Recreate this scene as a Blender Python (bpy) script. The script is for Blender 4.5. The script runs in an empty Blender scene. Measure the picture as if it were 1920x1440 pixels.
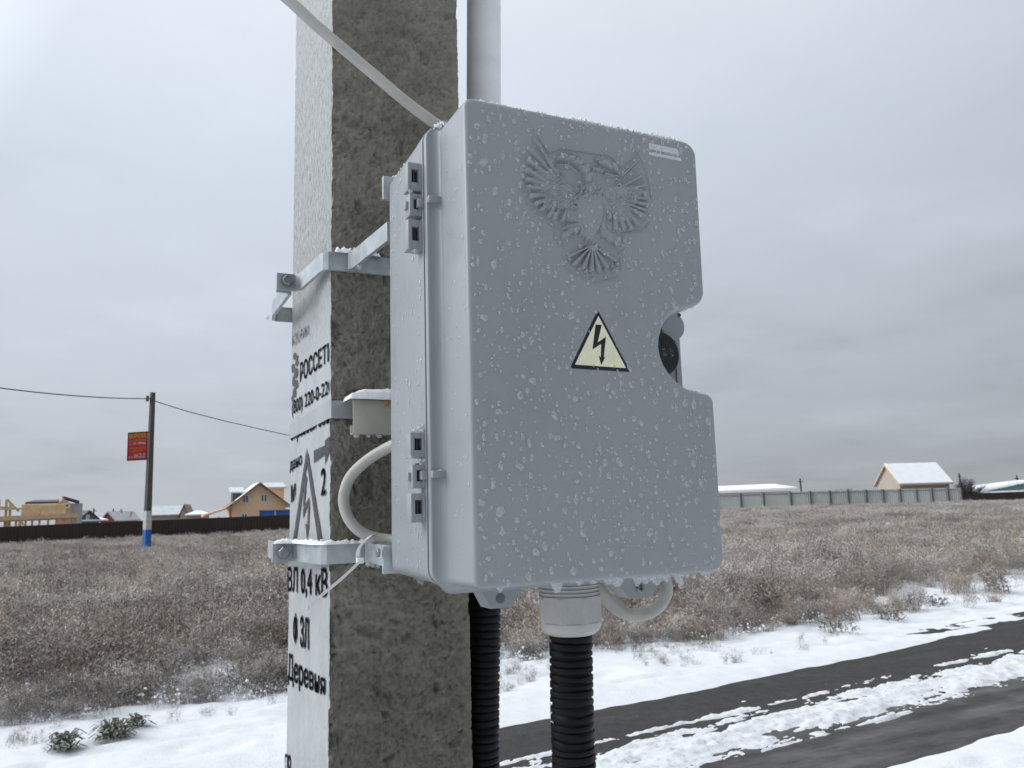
import bpy, bmesh, math, random
import numpy as np
from mathutils import Vector, Matrix
R = math.radians
SC = bpy.context.scene
COL = SC.collection
rng = np.random.default_rng(7)
random.seed(7)
OZ = 1.65                      # eye height: near things are written relative to the eye and lifted by this

# ------------------------------------------------------------------ camera
F, PIT, ROLL, YAW = 1494.34, 0.1546, -0.0301, 0.4398
d_ = np.array([math.sin(YAW)*math.cos(PIT), math.cos(YAW)*math.cos(PIT), math.sin(PIT)])
r0 = np.array([math.cos(YAW), -math.sin(YAW), 0.0]); u0 = np.cross(r0, d_)
r_ = math.cos(ROLL)*r0 + math.sin(ROLL)*u0
u_ = -math.sin(ROLL)*r0 + math.cos(ROLL)*u0
cam = bpy.data.objects.new('camera', bpy.data.cameras.new('camera')); COL.objects.link(cam)
cam.matrix_world = Matrix(((r_[0], u_[0], -d_[0], 0), (r_[1], u_[1], -d_[1], 0), (r_[2], u_[2], -d_[2], OZ), (0, 0, 0, 1)))
cam.data.sensor_width = 36.0
cam.data.lens = F/1920*36.0
cam.data.clip_start = 0.02; cam.data.clip_end = 6000
cam.data.dof.use_dof = True
cam.data.dof.focus_distance = 0.66
cam.data.dof.aperture_fstop = 30
SC.camera = cam

# ------------------------------------------------------------------ sky and sun
SUN_EL, SUN_DIR = 34, (-0.93, 0.36)            # light comes from the left
w = bpy.data.worlds.new('World'); SC.world = w; w.use_nodes = True
nt = w.node_tree; nt.nodes.clear()
def N(nt, t, **k):
    n = nt.nodes.new(t)
    for a, b in k.items():
        if a.startswith('i_'): n.inputs[a[2:].replace('_', ' ')].default_value = b
        else: setattr(n, a, b)
    return n
def L(nt, a, b): nt.links.new(a, b)
def math_(nt, op, a, b=None, clamp=False):
    n = nt.nodes.new('ShaderNodeMath'); n.operation = op; n.use_clamp = clamp
    for i, v in enumerate((a, b)):
        if v is None: continue
        if isinstance(v, (int, float)): n.inputs[i].default_value = v
        else: nt.links.new(v, n.inputs[i])
    return n.outputs[0]
def ramp(nt, fac, stops, interp='LINEAR'):
    n = nt.nodes.new('ShaderNodeValToRGB'); n.color_ramp.interpolation = interp
    e = n.color_ramp.elements
    while len(e) < len(stops): e.new(0.5)
    for el, (p, c) in zip(e, stops):
        el.position = p
        el.color = (c, c, c, 1) if isinstance(c, (int, float)) else (*c, 1)
    nt.links.new(fac, n.inputs[0]); return n.outputs[0]
def mixc(nt, fac, a, b, mode='MIX'):
    n = nt.nodes.new('ShaderNodeMix'); n.data_type = 'RGBA'; n.blend_type = mode
    for i, v in ((0, fac), (6, a), (7, b)):
        if isinstance(v, (int, float)): n.inputs[i].default_value = v
        elif isinstance(v, tuple): n.inputs[i].default_value = (*v, 1)
        else: nt.links.new(v, n.inputs[i])
    return n.outputs[2]
tc = N(nt, 'ShaderNodeTexCoord')
sky = N(nt, 'ShaderNodeTexSky', sky_type='NISHITA', sun_disc=False, sun_elevation=R(SUN_EL),
        sun_rotation=math.atan2(SUN_DIR[0], SUN_DIR[1]))
sep = N(nt, 'ShaderNodeSeparateXYZ'); L(nt, tc.outputs['Generated'], sep.inputs[0])
el = math_(nt, 'MAXIMUM', sep.outputs[2], 0.0)
den = math_(nt, 'ADD', el, 0.16)
cx = math_(nt, 'DIVIDE', sep.outputs[0], den); cy = math_(nt, 'DIVIDE', sep.outputs[1], den)
comb = N(nt, 'ShaderNodeCombineXYZ'); L(nt, cx, comb.inputs[0]); L(nt, cy, comb.inputs[1])
n1 = N(nt, 'ShaderNodeTexNoise', i_Scale=0.62, i_Detail=7.0, i_Roughness=0.5); L(nt, comb.outputs[0], n1.inputs['Vector'])
n2 = N(nt, 'ShaderNodeTexNoise', i_Scale=1.9, i_Detail=5.0, i_Roughness=0.55); L(nt, comb.outputs[0], n2.inputs['Vector'])
cl = math_(nt, 'ADD', math_(nt, 'MULTIPLY', n1.outputs[0], 0.72), math_(nt, 'MULTIPLY', n2.outputs[0], 0.28))
clr = ramp(nt, cl, [(0.34, 0.86), (0.5, 1.0), (0.66, 1.12)], 'EASE')
grad = ramp(nt, el, [(0.0, (0.49, 0.525, 0.56)), (0.05, (0.475, 0.51, 0.56)), (0.16, (0.56, 0.61, 0.68)), (0.42, (0.645, 0.71, 0.80)), (0.7, (0.82, 0.87, 0.94)), (1.0, (0.98, 1.02, 1.06))])
# broad brightness of an overcast sky: brighter round the hidden sun, duller on the far side
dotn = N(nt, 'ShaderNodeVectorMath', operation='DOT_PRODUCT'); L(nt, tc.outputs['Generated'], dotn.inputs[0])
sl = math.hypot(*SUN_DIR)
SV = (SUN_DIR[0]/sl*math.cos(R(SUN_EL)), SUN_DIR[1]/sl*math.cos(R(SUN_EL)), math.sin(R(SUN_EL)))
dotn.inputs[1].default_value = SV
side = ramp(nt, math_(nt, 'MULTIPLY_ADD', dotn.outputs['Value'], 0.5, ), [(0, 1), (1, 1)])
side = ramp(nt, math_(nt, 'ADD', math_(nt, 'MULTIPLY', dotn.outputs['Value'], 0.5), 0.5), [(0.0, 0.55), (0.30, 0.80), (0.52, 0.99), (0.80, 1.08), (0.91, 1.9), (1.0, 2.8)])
# unseen low sky behind the viewer (towards -Y), dimmed to shape the light
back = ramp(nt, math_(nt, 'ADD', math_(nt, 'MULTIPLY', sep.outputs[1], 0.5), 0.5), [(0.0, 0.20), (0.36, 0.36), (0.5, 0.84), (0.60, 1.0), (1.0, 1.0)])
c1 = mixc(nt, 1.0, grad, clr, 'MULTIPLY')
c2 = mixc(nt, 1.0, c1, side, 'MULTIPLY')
back = mixc(nt, ramp(nt, el, [(0.30, 0.0), (0.75, 1.0)]), back, (1.05, 1.05, 1.05))      # the dimming fades out overhead, so relief is lit from above
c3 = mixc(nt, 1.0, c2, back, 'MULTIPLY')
SKY = 0.1
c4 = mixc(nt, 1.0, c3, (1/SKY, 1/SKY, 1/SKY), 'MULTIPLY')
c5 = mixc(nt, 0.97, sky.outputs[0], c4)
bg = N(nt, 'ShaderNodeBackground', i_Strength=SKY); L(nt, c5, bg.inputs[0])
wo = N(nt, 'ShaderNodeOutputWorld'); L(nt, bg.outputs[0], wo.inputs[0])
sun = bpy.data.objects.new('sun', bpy.data.lights.new('sun', 'SUN')); COL.objects.link(sun)
sun.data.energy = 1.5; sun.data.angle = R(40); sun.data.color = (1.0, 0.985, 0.96)
sun.rotation_euler = Vector(SV).to_track_quat('Z', 'Y').to_euler()
vs = SC.view_settings
SC.display_settings.display_device = 'sRGB'
vs.view_transform = 'Standard'; vs.look = 'None'; vs.exposure = 0.0; vs.gamma = 1.0; vs.use_curve_mapping = False
SC.cycles.use_denoising = True
SC.cycles.max_bounces = 8; SC.cycles.transparent_max_bounces = 12
SC.cycles.caustics_reflective = False; SC.cycles.caustics_refractive = False

# ------------------------------------------------------------------ helpers
def ray(px, py): return d_ + r_*((px-960)/F) - u_*((py-720)/F)
def PY(px, py, Y): r = ray(px, py); return r*(Y/r[1])
def PX(px, py, X): r = ray(px, py); return r*(X/r[0])
def at(px, py, D): r = ray(px, py); return r*(D/math.hypot(r[0], r[1]))

def mk(name, V, Fc, mat, parent=None, smooth=None, local=False, midx=None):
    """one mesh object; V relative to the eye unless local"""
    me = bpy.data.meshes.new(name)
    V = np.array(V, dtype=float).reshape(-1, 3)
    o = bpy.data.objects.new(name, me)
    if not local:
        V = V + (0, 0, OZ)
        if parent is not None:
            V = V - np.array(root_loc(parent))
    me.from_pydata(V.tolist(), [], [tuple(int(i) for i in f) for f in Fc])
    ms = mat if isinstance(mat, (list, tuple)) else [mat]
    for m in ms: me.materials.append(m)
    if midx is not None:
        me.polygons.foreach_set('material_index', np.array(midx, dtype=np.int32))
    if smooth is not None:
        me.shade_smooth(); me.set_sharp_from_angle(angle=R(smooth))
    me.validate(); me.update()
    COL.objects.link(o)
    if parent is not None: o.parent = parent
    return o
def root_loc(o):
    l = Vector((0, 0, 0))
    while o is not None: l += o.location; o = o.parent
    return l
def tag(o, label=None, cat=None, group=None, kind=None):
    if label: o['label'] = label
    if cat: o['category'] = cat
    if group: o['group'] = group
    if kind: o['kind'] = kind
    return o
def thing(name, loc, label, cat, group=None, rz=0, kind=None):
    o = bpy.data.objects.new(name, None); COL.objects.link(o)
    o.location = (loc[0], loc[1], loc[2]+OZ); o.rotation_euler = (0, 0, rz); o.empty_display_size = 0.1
    return tag(o, label, cat, group, kind)

class MB:
    def __init__(s): s.v = []; s.f = []; s.n = 0; s.m = []
    def add(s, V, Fc, mi=0):
        V = [tuple(x) for x in V]
        s.v += V; s.f += [tuple(i+s.n for i in f) for f in Fc]; s.m += [mi]*len(Fc); s.n += len(V); return s
    def box(s, a, b, mi=0, bev=0.0):
        x0, y0, z0 = a; x1, y1, z1 = b
        if bev <= 0:
            V = [(x0,y0,z0),(x1,y0,z0),(x1,y1,z0),(x0,y1,z0),(x0,y0,z1),(x1,y0,z1),(x1,y1,z1),(x0,y1,z1)]
            return s.add(V, [(0,3,2,1),(4,5,6,7),(0,1,5,4),(1,2,6,5),(2,3,7,6),(3,0,4,7)], mi)
        bm = bmesh.new(); bmesh.ops.create_cube(bm, size=1)
        for v in bm.verts: v.co = ((x0+x1)/2+v.co.x*(x1-x0), (y0+y1)/2+v.co.y*(y1-y0), (z0+z1)/2+v.co.z*(z1-z0))
        bmesh.ops.bevel(bm, geom=bm.edges[:], offset=bev, segments=2, affect='EDGES', profile=0.5)
        bm.verts.index_update()
        s.add([v.co[:] for v in bm.verts], [[v.index for v in f.verts] for f in bm.faces], mi); bm.free(); return s
    def tube(s, pts, rad, seg=12, mi=0, cap=True):
        pts = [Vector(p) for p in pts]; n = len(pts)
        rad = rad if isinstance(rad, (list, tuple, np.ndarray)) else [rad]*n
        V = []; T0 = (pts[1]-pts[0]).normalized()
        nx = T0.orthogonal().normalized()
        for i, p in enumerate(pts):
            T = (pts[min(i+1, n-1)]-pts[max(i-1, 0)]).normalized()
            nx = (nx - T*nx.dot(T)).normalized(); ny = T.cross(nx)
            for k in range(seg):
                a = 2*math.pi*k/seg
                V.append(tuple(p + (nx*math.cos(a)+ny*math.sin(a))*rad[i]))
        Fc = [(i*seg+k, i*seg+(k+1) % seg, (i+1)*seg+(k+1) % seg, (i+1)*seg+k) for i in range(n-1) for k in range(seg)]
        if cap: Fc += [tuple(range(seg))[::-1], tuple((n-1)*seg+k for k in range(seg))]
        return s.add(V, Fc, mi)
    def lathe(s, c, axis, prof, seg=24, mi=0):
        """prof = [(dist along axis, radius)]"""
        ax = Vector(axis).normalized()
        return s.tube([tuple(Vector(c)+ax*(t+1e-7*i)) for i, (t, r) in enumerate(prof)], [max(r, 1e-5) for t, r in prof], seg, mi)
    def prism(s, poly, f0, f1, mi=0):
        """poly: 2D list, f0/f1 map 2D->3D for both ends"""
        n = len(poly)
        V = [f0(*p) for p in poly]+[f1(*p) for p in poly]
        Fc = [tuple(range(n)), tuple(range(2*n-1, n-1, -1))]+[(i, i+n, (i+1) % n+n, (i+1) % n) for i in range(n)]
        return s.add(V, Fc, mi)
    def build(s, name, mat, parent=None, smooth=None, local=False):
        o = mk(name, s.v, s.f, mat, parent, smooth, local, s.m if isinstance(mat, (list, tuple)) else None)
        bm = bmesh.new(); bm.from_mesh(o.data); bmesh.ops.recalc_face_normals(bm, faces=bm.faces[:]); bm.to_mesh(o.data); bm.free()
        return o

def spline(pts, n=8):
    P = [np.array(p, float) for p in pts]; P = [2*P[0]-P[1]]+P+[2*P[-1]-P[-2]]; out = []
    for i in range(1, len(P)-2):
        for k in range(n):
            t = k/n
            out.append(0.5*((2*P[i])+(P[i+1]-P[i-1])*t+(2*P[i-1]-5*P[i]+4*P[i+1]-P[i+2])*t*t+(3*P[i]-P[i-1]-3*P[i+1]+P[i+2])*t**3))
    out.append(P[-2]); return [tuple(p) for p in out]

# value noise
def _hash(ix, iy, seed):
    h = (ix.astype(np.int64)*374761393 + iy.astype(np.int64)*668265263 + seed*1442695041) & 0xffffffff
    h = ((h ^ (h >> 13))*1274126177) & 0xffffffff
    return ((h ^ (h >> 16)) & 0xffff)/65535.0
def vnoise(x, y, seed=0):
    ix = np.floor(x); iy = np.floor(y); fx = x-ix; fy = y-iy
    fx = fx*fx*fx*(fx*(fx*6-15)+10); fy = fy*fy*fy*(fy*(fy*6-15)+10)
    ix = ix.astype(np.int64); iy = iy.astype(np.int64)
    a = _hash(ix, iy, seed); b = _hash(ix+1, iy, seed); c = _hash(ix, iy+1, seed); d = _hash(ix+1, iy+1, seed)
    return (a+(b-a)*fx)*(1-fy)+(c+(d-c)*fx)*fy
def fbm(x, y, oct=4, seed=0, gain=0.5):
    s = 0; a = 1; t = 0
    for o in range(oct):
        s = s+a*vnoise(x*2**o+17.3*o, y*2**o-9.1*o, seed+o); t += a; a *= gain
    return s/t
def sstep(a, b, x):
    t = np.clip((x-a)/(b-a), 0, 1); return t*t*(3-2*t)

# ------------------------------------------------------------------ materials
def newmat(name):
    m = bpy.data.materials.new(name); m.use_nodes = True; nt = m.node_tree
    return m, nt, nt.nodes['Principled BSDF']
def noise(nt, scale, detail=5, rough=0.55, vec=None, dist=0.0):
    n = N(nt, 'ShaderNodeTexNoise', i_Scale=float(scale), i_Detail=float(detail), i_Roughness=float(rough), i_Distortion=float(dist))
    if vec is not None: L(nt, vec, n.inputs['Vector'])
    return n.outputs[0]
def pos(nt, scale=(1, 1, 1)):
    g = N(nt, 'ShaderNodeNewGeometry'); m = N(nt, 'ShaderNodeMapping'); m.inputs['Scale'].default_value = scale
    L(nt, g.outputs['Position'], m.inputs[0]); return m.outputs[0]
def bump(nt, b, h, strength=0.3, dist=0.001):
    n = N(nt, 'ShaderNodeBump', i_Strength=strength, i_Distance=dist); L(nt, h, n.inputs['Height']); L(nt, n.outputs[0], b.inputs['Normal'])
def simple(name, col, rough=0.5, metal=0.0, var=0.12, scale=40, bscale=None, bstr=0.2, bdist=0.0005, spec=None):
    m, nt, b = newmat(name)
    v = pos(nt)
    f = noise(nt, scale, 5, 0.6, v)
    lo = tuple(max(0, c*(1-var)) for c in col); hi = tuple(min(1, c*(1+var)) for c in col)
    L(nt, ramp(nt, f, [(0.3, lo), (0.7, hi)]), b.inputs['Base Color'])
    L(nt, ramp(nt, f, [(0.3, max(0, rough-0.08)), (0.7, min(1, rough+0.08))]), b.inputs['Roughness'])
    b.inputs['Metallic'].default_value = metal
    if spec is not None: b.inputs['Specular IOR Level'].default_value = spec
    if bscale: bump(nt, b, noise(nt, bscale, 4, 0.6, v), bstr, bdist)
    return m

M = {}
# grey moulded plastic of the box
m, nt, b = newmat('grey_plastic'); v = pos(nt)
f = noise(nt, 9, 4, 0.5, v)
cp_ = ramp(nt, f, [(0.3, (0.252, 0.267, 0.277)), (0.7, (0.280, 0.295, 0.304))])
stn = ramp(nt, noise(nt, 1.0, 5, 0.6, pos(nt, (70, 70, 7))), [(0.50, 0.0), (0.75, 0.16)])
cp_ = mixc(nt, stn, cp_, (0.21, 0.215, 0.21))
cp_ = mixc(nt, ramp(nt, noise(nt, 420, 3, 0.6, v), [(0.70, 0.0), (0.76, 0.25)]), cp_, (0.15, 0.15, 0.145))
L(nt, cp_, b.inputs['Base Color'])
b.inputs['Roughness'].default_value = 0.42
L(nt, ramp(nt, noise(nt, 60, 4, 0.6, v), [(0.35, 0.30), (0.7, 0.44)]), b.inputs['Roughness'])
bump(nt, b, noise(nt, 900, 2, 0.5, v), 0.08, 0.0003); M['plastic'] = m
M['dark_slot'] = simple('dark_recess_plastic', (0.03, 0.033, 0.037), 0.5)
M['galv'] = simple('galvanised_steel', (0.36, 0.39, 0.40), 0.5, 0.4, 0.2, 55, 220, 0.25, 0.0006)
M['bolt'] = simple('zinc_bolt', (0.24, 0.25, 0.26), 0.45, 0.8, 0.25, 160, 500, 0.3, 0.0004)
M['strap'] = simple('painted_steel_strap', (0.34, 0.36, 0.37), 0.5, 0.25, 0.12, 30, 150, 0.2, 0.0004)
M['cable'] = simple('grey_cable_sheath', (0.37, 0.365, 0.33), 0.48, 0, 0.14, 50, 300, 0.15, 0.0004)
M['pipe'] = simple('white_plastic_pipe', (0.74, 0.75, 0.76), 0.45, 0, 0.08, 25, 60, 0.15, 0.001)
M['corr'] = simple('black_corrugated_plastic', (0.006, 0.0065, 0.0075), 0.5, 0, 0.3, 60, 200, 0.2, 0.0004, 0.14)
M['gland'] = simple('light_grey_gland_plastic', (0.42, 0.42, 0.405), 0.45, 0, 0.06, 60)
M['tie'] = simple('white_nylon', (0.75, 0.75, 0.73), 0.35, 0, 0.05, 60)
M['black_pl'] = simple('black_plastic', (0.014, 0.017, 0.018), 0.4, 0, 0.2, 60)
M['white_print'] = simple('white_print', (0.75, 0.75, 0.74), 0.6, 0, 0.05, 60)
M['cream'] = simple('cream_sticker', (0.74, 0.73, 0.52), 0.45, 0, 0.07, 120)
M['ink'] = simple('black_ink', (0.012, 0.011, 0.016), 0.42, 0, 0.2, 120)
M['label'] = simple('grey_label', (0.50, 0.53, 0.555), 0.5, 0, 0.05, 200)
# ice drops: milky frozen water, part see-through
def ice_mat(name, alpha_lo, alpha_hi, col, rough):
    m, nt, b = newmat(name); v = pos(nt)
    b.inputs['Base Color'].default_value = (*col, 1); b.inputs['Roughness'].default_value = rough
    b.inputs['IOR'].default_value = 1.40; b.inputs['Coat Weight'].default_value = 1.0; b.inputs['Coat Roughness'].default_value = 0.05
    fr = N(nt, 'ShaderNodeLayerWeight', i_Blend=0.35)
    a_ = math_(nt, 'ADD', ramp(nt, noise(nt, 330, 3, 0.6, v), [(0.3, alpha_lo), (0.7, alpha_hi)]), math_(nt, 'MULTIPLY', fr.outputs['Facing'], -0.30), True)
    L(nt, a_, b.inputs['Alpha'])
    bump(nt, b, noise(nt, 500, 3, 0.6, v), 0.4, 0.0006); return m
M['ice'] = ice_mat('frozen_drops', 0.34, 0.64, (0.54, 0.57, 0.59), 0.06)
M['clear'] = ice_mat('clear_ice', 0.26, 0.50, (0.62, 0.67, 0.70), 0.08)
m, nt, b = newmat('frost_snow'); v = pos(nt)
b.inputs['Base Color'].default_value = (0.88, 0.90, 0.93, 1); b.inputs['Roughness'].default_value = 0.7
b.inputs['Subsurface Weight'].default_value = 0.25; b.inputs['Subsurface Radius'].default_value = (0.004, 0.004, 0.005)
b.inputs['Subsurface Scale'].default_value = 1.0
bump(nt, b, noise(nt, 700, 4, 0.7, v), 0.6, 0.001); M['frost'] = m
# raw concrete
m, nt, b = newmat('rough_concrete'); v = pos(nt)
f1 = noise(nt, 85, 9, 0.75, v, 0.0); f2 = noise(nt, 9, 5, 0.6, v); f3 = noise(nt, 210, 4, 0.7, v)
c = ramp(nt, f1, [(0.28, (0.130, 0.119, 0.092)), (0.5, (0.235, 0.219, 0.174)), (0.72, (0.335, 0.316, 0.258))])
c = mixc(nt, 1.0, c, ramp(nt, f2, [(0.3, 0.72), (0.7, 1.12)]), 'MULTIPLY')
g = N(nt, 'ShaderNodeNewGeometry'); sp = N(nt, 'ShaderNodeSeparateXYZ'); L(nt, g.outputs['Position'], sp.inputs[0])
zz = math_(nt, 'ADD', sp.outputs[2], math_(nt, 'MULTIPLY', f2, 0.25))
foot_tone = ramp(nt, math_(nt, 'MULTIPLY', zz, 0.4), [(0.56, 0.62), (0.80, 1.0)])      # darker towards the foot
c = mixc(nt, 1.0, c, foot_tone, 'MULTIPLY')
c = mixc(nt, ramp(nt, f3, [(0.66, 0.0), (0.74, 0.5)]), c, (0.36, 0.35, 0.31))
L(nt, c, b.inputs['Base Color']); b.inputs['Roughness'].default_value = 0.8
L(nt, ramp(nt, f1, [(0.3, 0.55), (0.7, 0.92)]), b.inputs['Roughness'])
bump(nt, b, math_(nt, 'ADD', math_(nt, 'MULTIPLY', f1, 0.8), math_(nt, 'MULTIPLY', f3, 0.4)), 0.9, 0.0035); M['conc'] = m
# whitewashed smooth face
m, nt, b = newmat('white_painted_concrete'); v = pos(nt); vst = pos(nt, (1, 1, 0.28))
g = N(nt, 'ShaderNodeNewGeometry'); sp = N(nt, 'ShaderNodeSeparateXYZ'); L(nt, g.outputs['Position'], sp.inputs[0])
fd = noise(nt, 330, 5, 0.62, vst); fm = noise(nt, 26, 5, 0.6, v)
up = ramp(nt, math_(nt, 'ADD', math_(nt, 'MULTIPLY', sp.outputs[2], 0.4), math_(nt, 'MULTIPLY', fm, 0.06)), [(0.755, 0.0), (0.80, 1.0)])
white = ramp(nt, fm, [(0.3, (0.33, 0.345, 0.35)), (0.7, (0.42, 0.43, 0.43))])
raw = ramp(nt, fd, [(0.34, (0.13, 0.135, 0.127)), (0.5, (0.28, 0.285, 0.272)), (0.68, (0.42, 0.425, 0.415))])
c = mixc(nt, up, white, raw)
c = mixc(nt, ramp(nt, noise(nt, 120, 3, 0.5, v), [(0.70, 0.0), (0.73, 0.8)]), c, (0.16, 0.16, 0.155))
L(nt, c, b.inputs['Base Color']); b.inputs['Roughness'].default_value = 0.45
bump(nt, b, math_(nt, 'MULTIPLY', fd, math_(nt, 'ADD', math_(nt, 'MULTIPLY', up, 0.9), 0.22)), 0.9, 0.002); M['whitewash'] = m
# sprayed stencil paint with worn gaps
m, nt, b = newmat('stencil_paint'); v = pos(nt)
b.inputs['Base Color'].default_value = (0.030, 0.032, 0.036, 1); b.inputs['Roughness'].default_value = 0.6
L(nt, ramp(nt, noise(nt, 380, 4, 0.7, v), [(0.33, 0.15), (0.45, 0.96)]), b.inputs['Alpha']); M['stencil'] = m
m, nt, b = newmat('faded_stencil_paint'); v = pos(nt)
b.inputs['Base Color'].default_value = (0.10, 0.105, 0.11, 1); b.inputs['Roughness'].default_value = 0.6
L(nt, ramp(nt, noise(nt, 300, 4, 0.7, pos(nt, (1, 1, 0.4))), [(0.44, 0.0), (0.60, 0.85)]), b.inputs['Alpha']); M['stencil_faded'] = m
# yellowed clear plastic
m, nt, b = newmat('yellowed_plastic'); v = pos(nt)
L(nt, ramp(nt, noise(nt, 40, 4, 0.6, v), [(0.3, (0.44, 0.44, 0.375)), (0.7, (0.53, 0.53, 0.465))]), b.inputs['Base Color'])
b.inputs['Roughness'].default_value = 0.35; b.inputs['Transmission Weight'].default_value = 0.25; M['yplast'] = m

# ------------------------------------------------------------------ near pole
XL, XR, YF, YB = 0.1792, 0.331, 0.830, 1.066
pole = thing('concrete_pole', (XL+0.076, 0.95, -1.65), 'concrete pole with stencilled white side and rough brown-grey side, carrying the grey box', 'pole')
def pole_shaft():
    s_left = np.arange(0, YB-YF, 0.0022)            # along left face, from back to front
    s_front = np.arange(0, XR-XL, 0.0013)
    cols = []
    for s in s_left: cols.append((XL, YB-s, -1, 0, 0.0004, 1))
    for s in s_front[0:]: cols.append((XL+s, YF, 0, -1, 0.0036, 0))
    for s in np.linspace(0, YB-YF, 12): cols.append((XR, YF+s, 1, 0, 0.0010, 0))
    for s in np.linspace(0, XR-XL, 8)[1:-1]: cols.append((XR-s, YB, 0, 1, 0.001, 0))
    C = np.array(cols); n = len(C)
    zs = np.concatenate([[-1.9, -1.5, -1.1, -0.8], np.arange(-0.55, 0.80, 0.0018), [1.0, 1.6, 2.5, 4, 5.85]])
    S = np.cumsum(np.r_[0, np.hypot(np.diff(C[:, 0]), np.diff(C[:, 1]))])
    SS, ZZ = np.meshgrid(S, zs)
    wx = fbm(SS*20, ZZ*20, 3, 41)*0.03; wz = fbm(SS*20+9, ZZ*20, 3, 43)*0.03
    U_ = (SS+wx)*0.86+(ZZ+wz)*0.5; W_ = -(SS+wx)*0.5+(ZZ+wz)*0.86        # trowel marks run slantwise
    big = 0.30*(1-np.abs(2*fbm(U_*70, W_*120, 4, 3, 0.6)-1)*1.6)+0.70*fbm(U_*60, W_*95, 5, 33, 0.65)
    mid = fbm(SS*300, ZZ*300, 3, 11, 0.75)
    pit = sstep(0.66, 0.80, fbm(SS*46+wx*60, ZZ*46+wz*60, 3, 5))
    h = (big-0.5)*1.7+(mid-0.5)*1.5-pit*1.2
    edge = np.ones_like(SS)
    kf = len(s_left); kr = kf+len(s_front)
    amp = np.tile(C[:, 4], (len(zs), 1))
    # the arris between the two faces is slightly chipped
    X = C[:, 0]+C[:, 2]*amp*h; Y = C[:, 1]+C[:, 3]*amp*h
    nf = len(s_front); tp = np.clip((nf-np.arange(nf))/10.0, 0.35, 1.0); Y[:, kf:kr] = YF+(Y[:, kf:kr]-YF)*tp[None, :]
    chip = (fbm(ZZ*60, ZZ*0+3, 4, 21)-0.35)*0.004
    for k, wgt in ((kf, 1.0), (kf+1, .5), (kf-1, .5)):
        X[:, k] += np.maximum(chip[:, k], 0)*wgt; Y[:, k] = np.minimum(Y[:, k], YF+0.001)
    taper = 1-0.0*ZZ
    V = np.stack([X, Y, ZZ], -1).reshape(-1, 3)
    i, j = np.meshgrid(np.arange(len(zs)-1), np.arange(n), indexing='ij'); jn = (j+1) % n
    Fc = np.stack([i*n+j, i*n+jn, (i+1)*n+jn, (i+1)*n+j], -1).reshape(-1, 4)
    mi = np.tile(np.array([1 if (k < kf) else 0 for k in range(n)]), len(zs)-1)
    o = mk('shaft', V, Fc, [M['conc'], M['whitewash']], pole, None, False, mi)
    o.data.shade_smooth(); o.data.set_sharp_from_angle(angle=R(60))
pole_shaft()

def text_poly(s, bold=0.0, shear=0.0):
    cu = bpy.data.curves.new('t', 'FONT'); cu.body = s; cu.size = 1.0; cu.offset = bold; cu.shear = shear; cu.resolution_u = 4
    o = bpy.data.objects.new('t', cu); COL.objects.link(o)
    dg = bpy.context.evaluated_depsgraph_get(); dg.update()
    me = o.evaluated_get(dg).to_mesh()
    V = np.array([v.co[:] for v in me.vertices]).reshape(-1, 3); Fc = [tuple(p.vertices) for p in me.polygons]
    o.evaluated_get(dg).to_mesh_clear(); COL.objects.unlink(o); bpy.data.objects.remove(o); bpy.data.curves.remove(cu)
    return V[:, :2] if len(V) else V.reshape(-1, 2), Fc
def fit_text(s, bold, mapf, name, mat, parent, local=False, stretch=(0, 1, 0, 1)):
    V, Fc = text_poly(s, 0.0)
    if bold:
        n_ = len(V); V = np.concatenate([V+(dx, dy) for dx, dy in ((-bold, 0), (bold, 0), (0, bold*0.8), (0, -bold*0.8))])
        Fc = [tuple(i_+k*n_ for i_ in f) for k in range(4) for f in Fc]
    lo = V.min(0); hi = V.max(0); U = (V-lo)/(hi-lo)
    U = U*[stretch[1]-stretch[0], stretch[3]-stretch[2]]+[stretch[0], stretch[2]]
    return mk(name, [mapf(a, b_) for a, b_ in U], Fc, mat, parent, None, local)
XT = XL-0.0009
def quad_on_left(bl, br, tl, tr):
    """four pixel corners on the white face -> bilinear map"""
    c = [PX(p[0], p[1], XT) for p in (bl, br, tl, tr)]
    def f(a, b_):
        p = c[0]*(1-a)*(1-b_)+c[1]*a*(1-b_)+c[2]*(1-a)*b_+c[3]*a*b_
        return (XT, max(p[1], YF+0.0012), p[2])
    return f
fit_text('РОССЕТИ', 0.028, quad_on_left((562, 718), (623, 673), (562, 680), (623, 636)), 'stencil_lettering', M['stencil'], pole)
fit_text('(800) 220-0-220', 0.02, quad_on_left((547, 786), (622, 744), (547, 752), (622, 708)), 'stencil_lettering', M['stencil'], pole)
fit_text('Охранная зон', 0.03, quad_on_left((544, 836), (618, 801), (544, 796), (618, 758)), 'stencil_lettering', M['stencil'], pole)
fit_text('дано', 0.03, quad_on_left((543, 888), (566, 876), (543, 866), (566, 852)), 'stencil_lettering', M['stencil'], pole)
fit_text('м', 0.05, quad_on_left((545, 944), (554, 938), (545, 910), (554, 905)), 'stencil_lettering', M['stencil'], pole)
fit_text('2', 0.04, quad_on_left((601, 931), (611, 928), (601, 880), (611, 873)), 'stencil_lettering', M['stencil'], pole)
fit_text('ВЛ 0,4 кВ', 0.035, quad_on_left((539, 1116), (614, 1130), (539, 1062), (614, 1064)), 'stencil_lettering', M['stencil'], pole)
fit_text('Ф ЗЛ', 0.05, quad_on_left((549, 1210), (579, 1224), (549, 1147), (579, 1155)), 'stencil_lettering', M['stencil'], pole)
fit_text('Деревня', 0.035, quad_on_left((539, 1288), (610, 1318), (539, 1222), (610, 1262)), 'stencil_lettering', M['stencil'], pole)
fit_text('пр', 0.04, quad_on_left((534, 1452), (545, 1458), (534, 1412), (545, 1416)), 'stencil_lettering', M['stencil'], pole)
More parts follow.
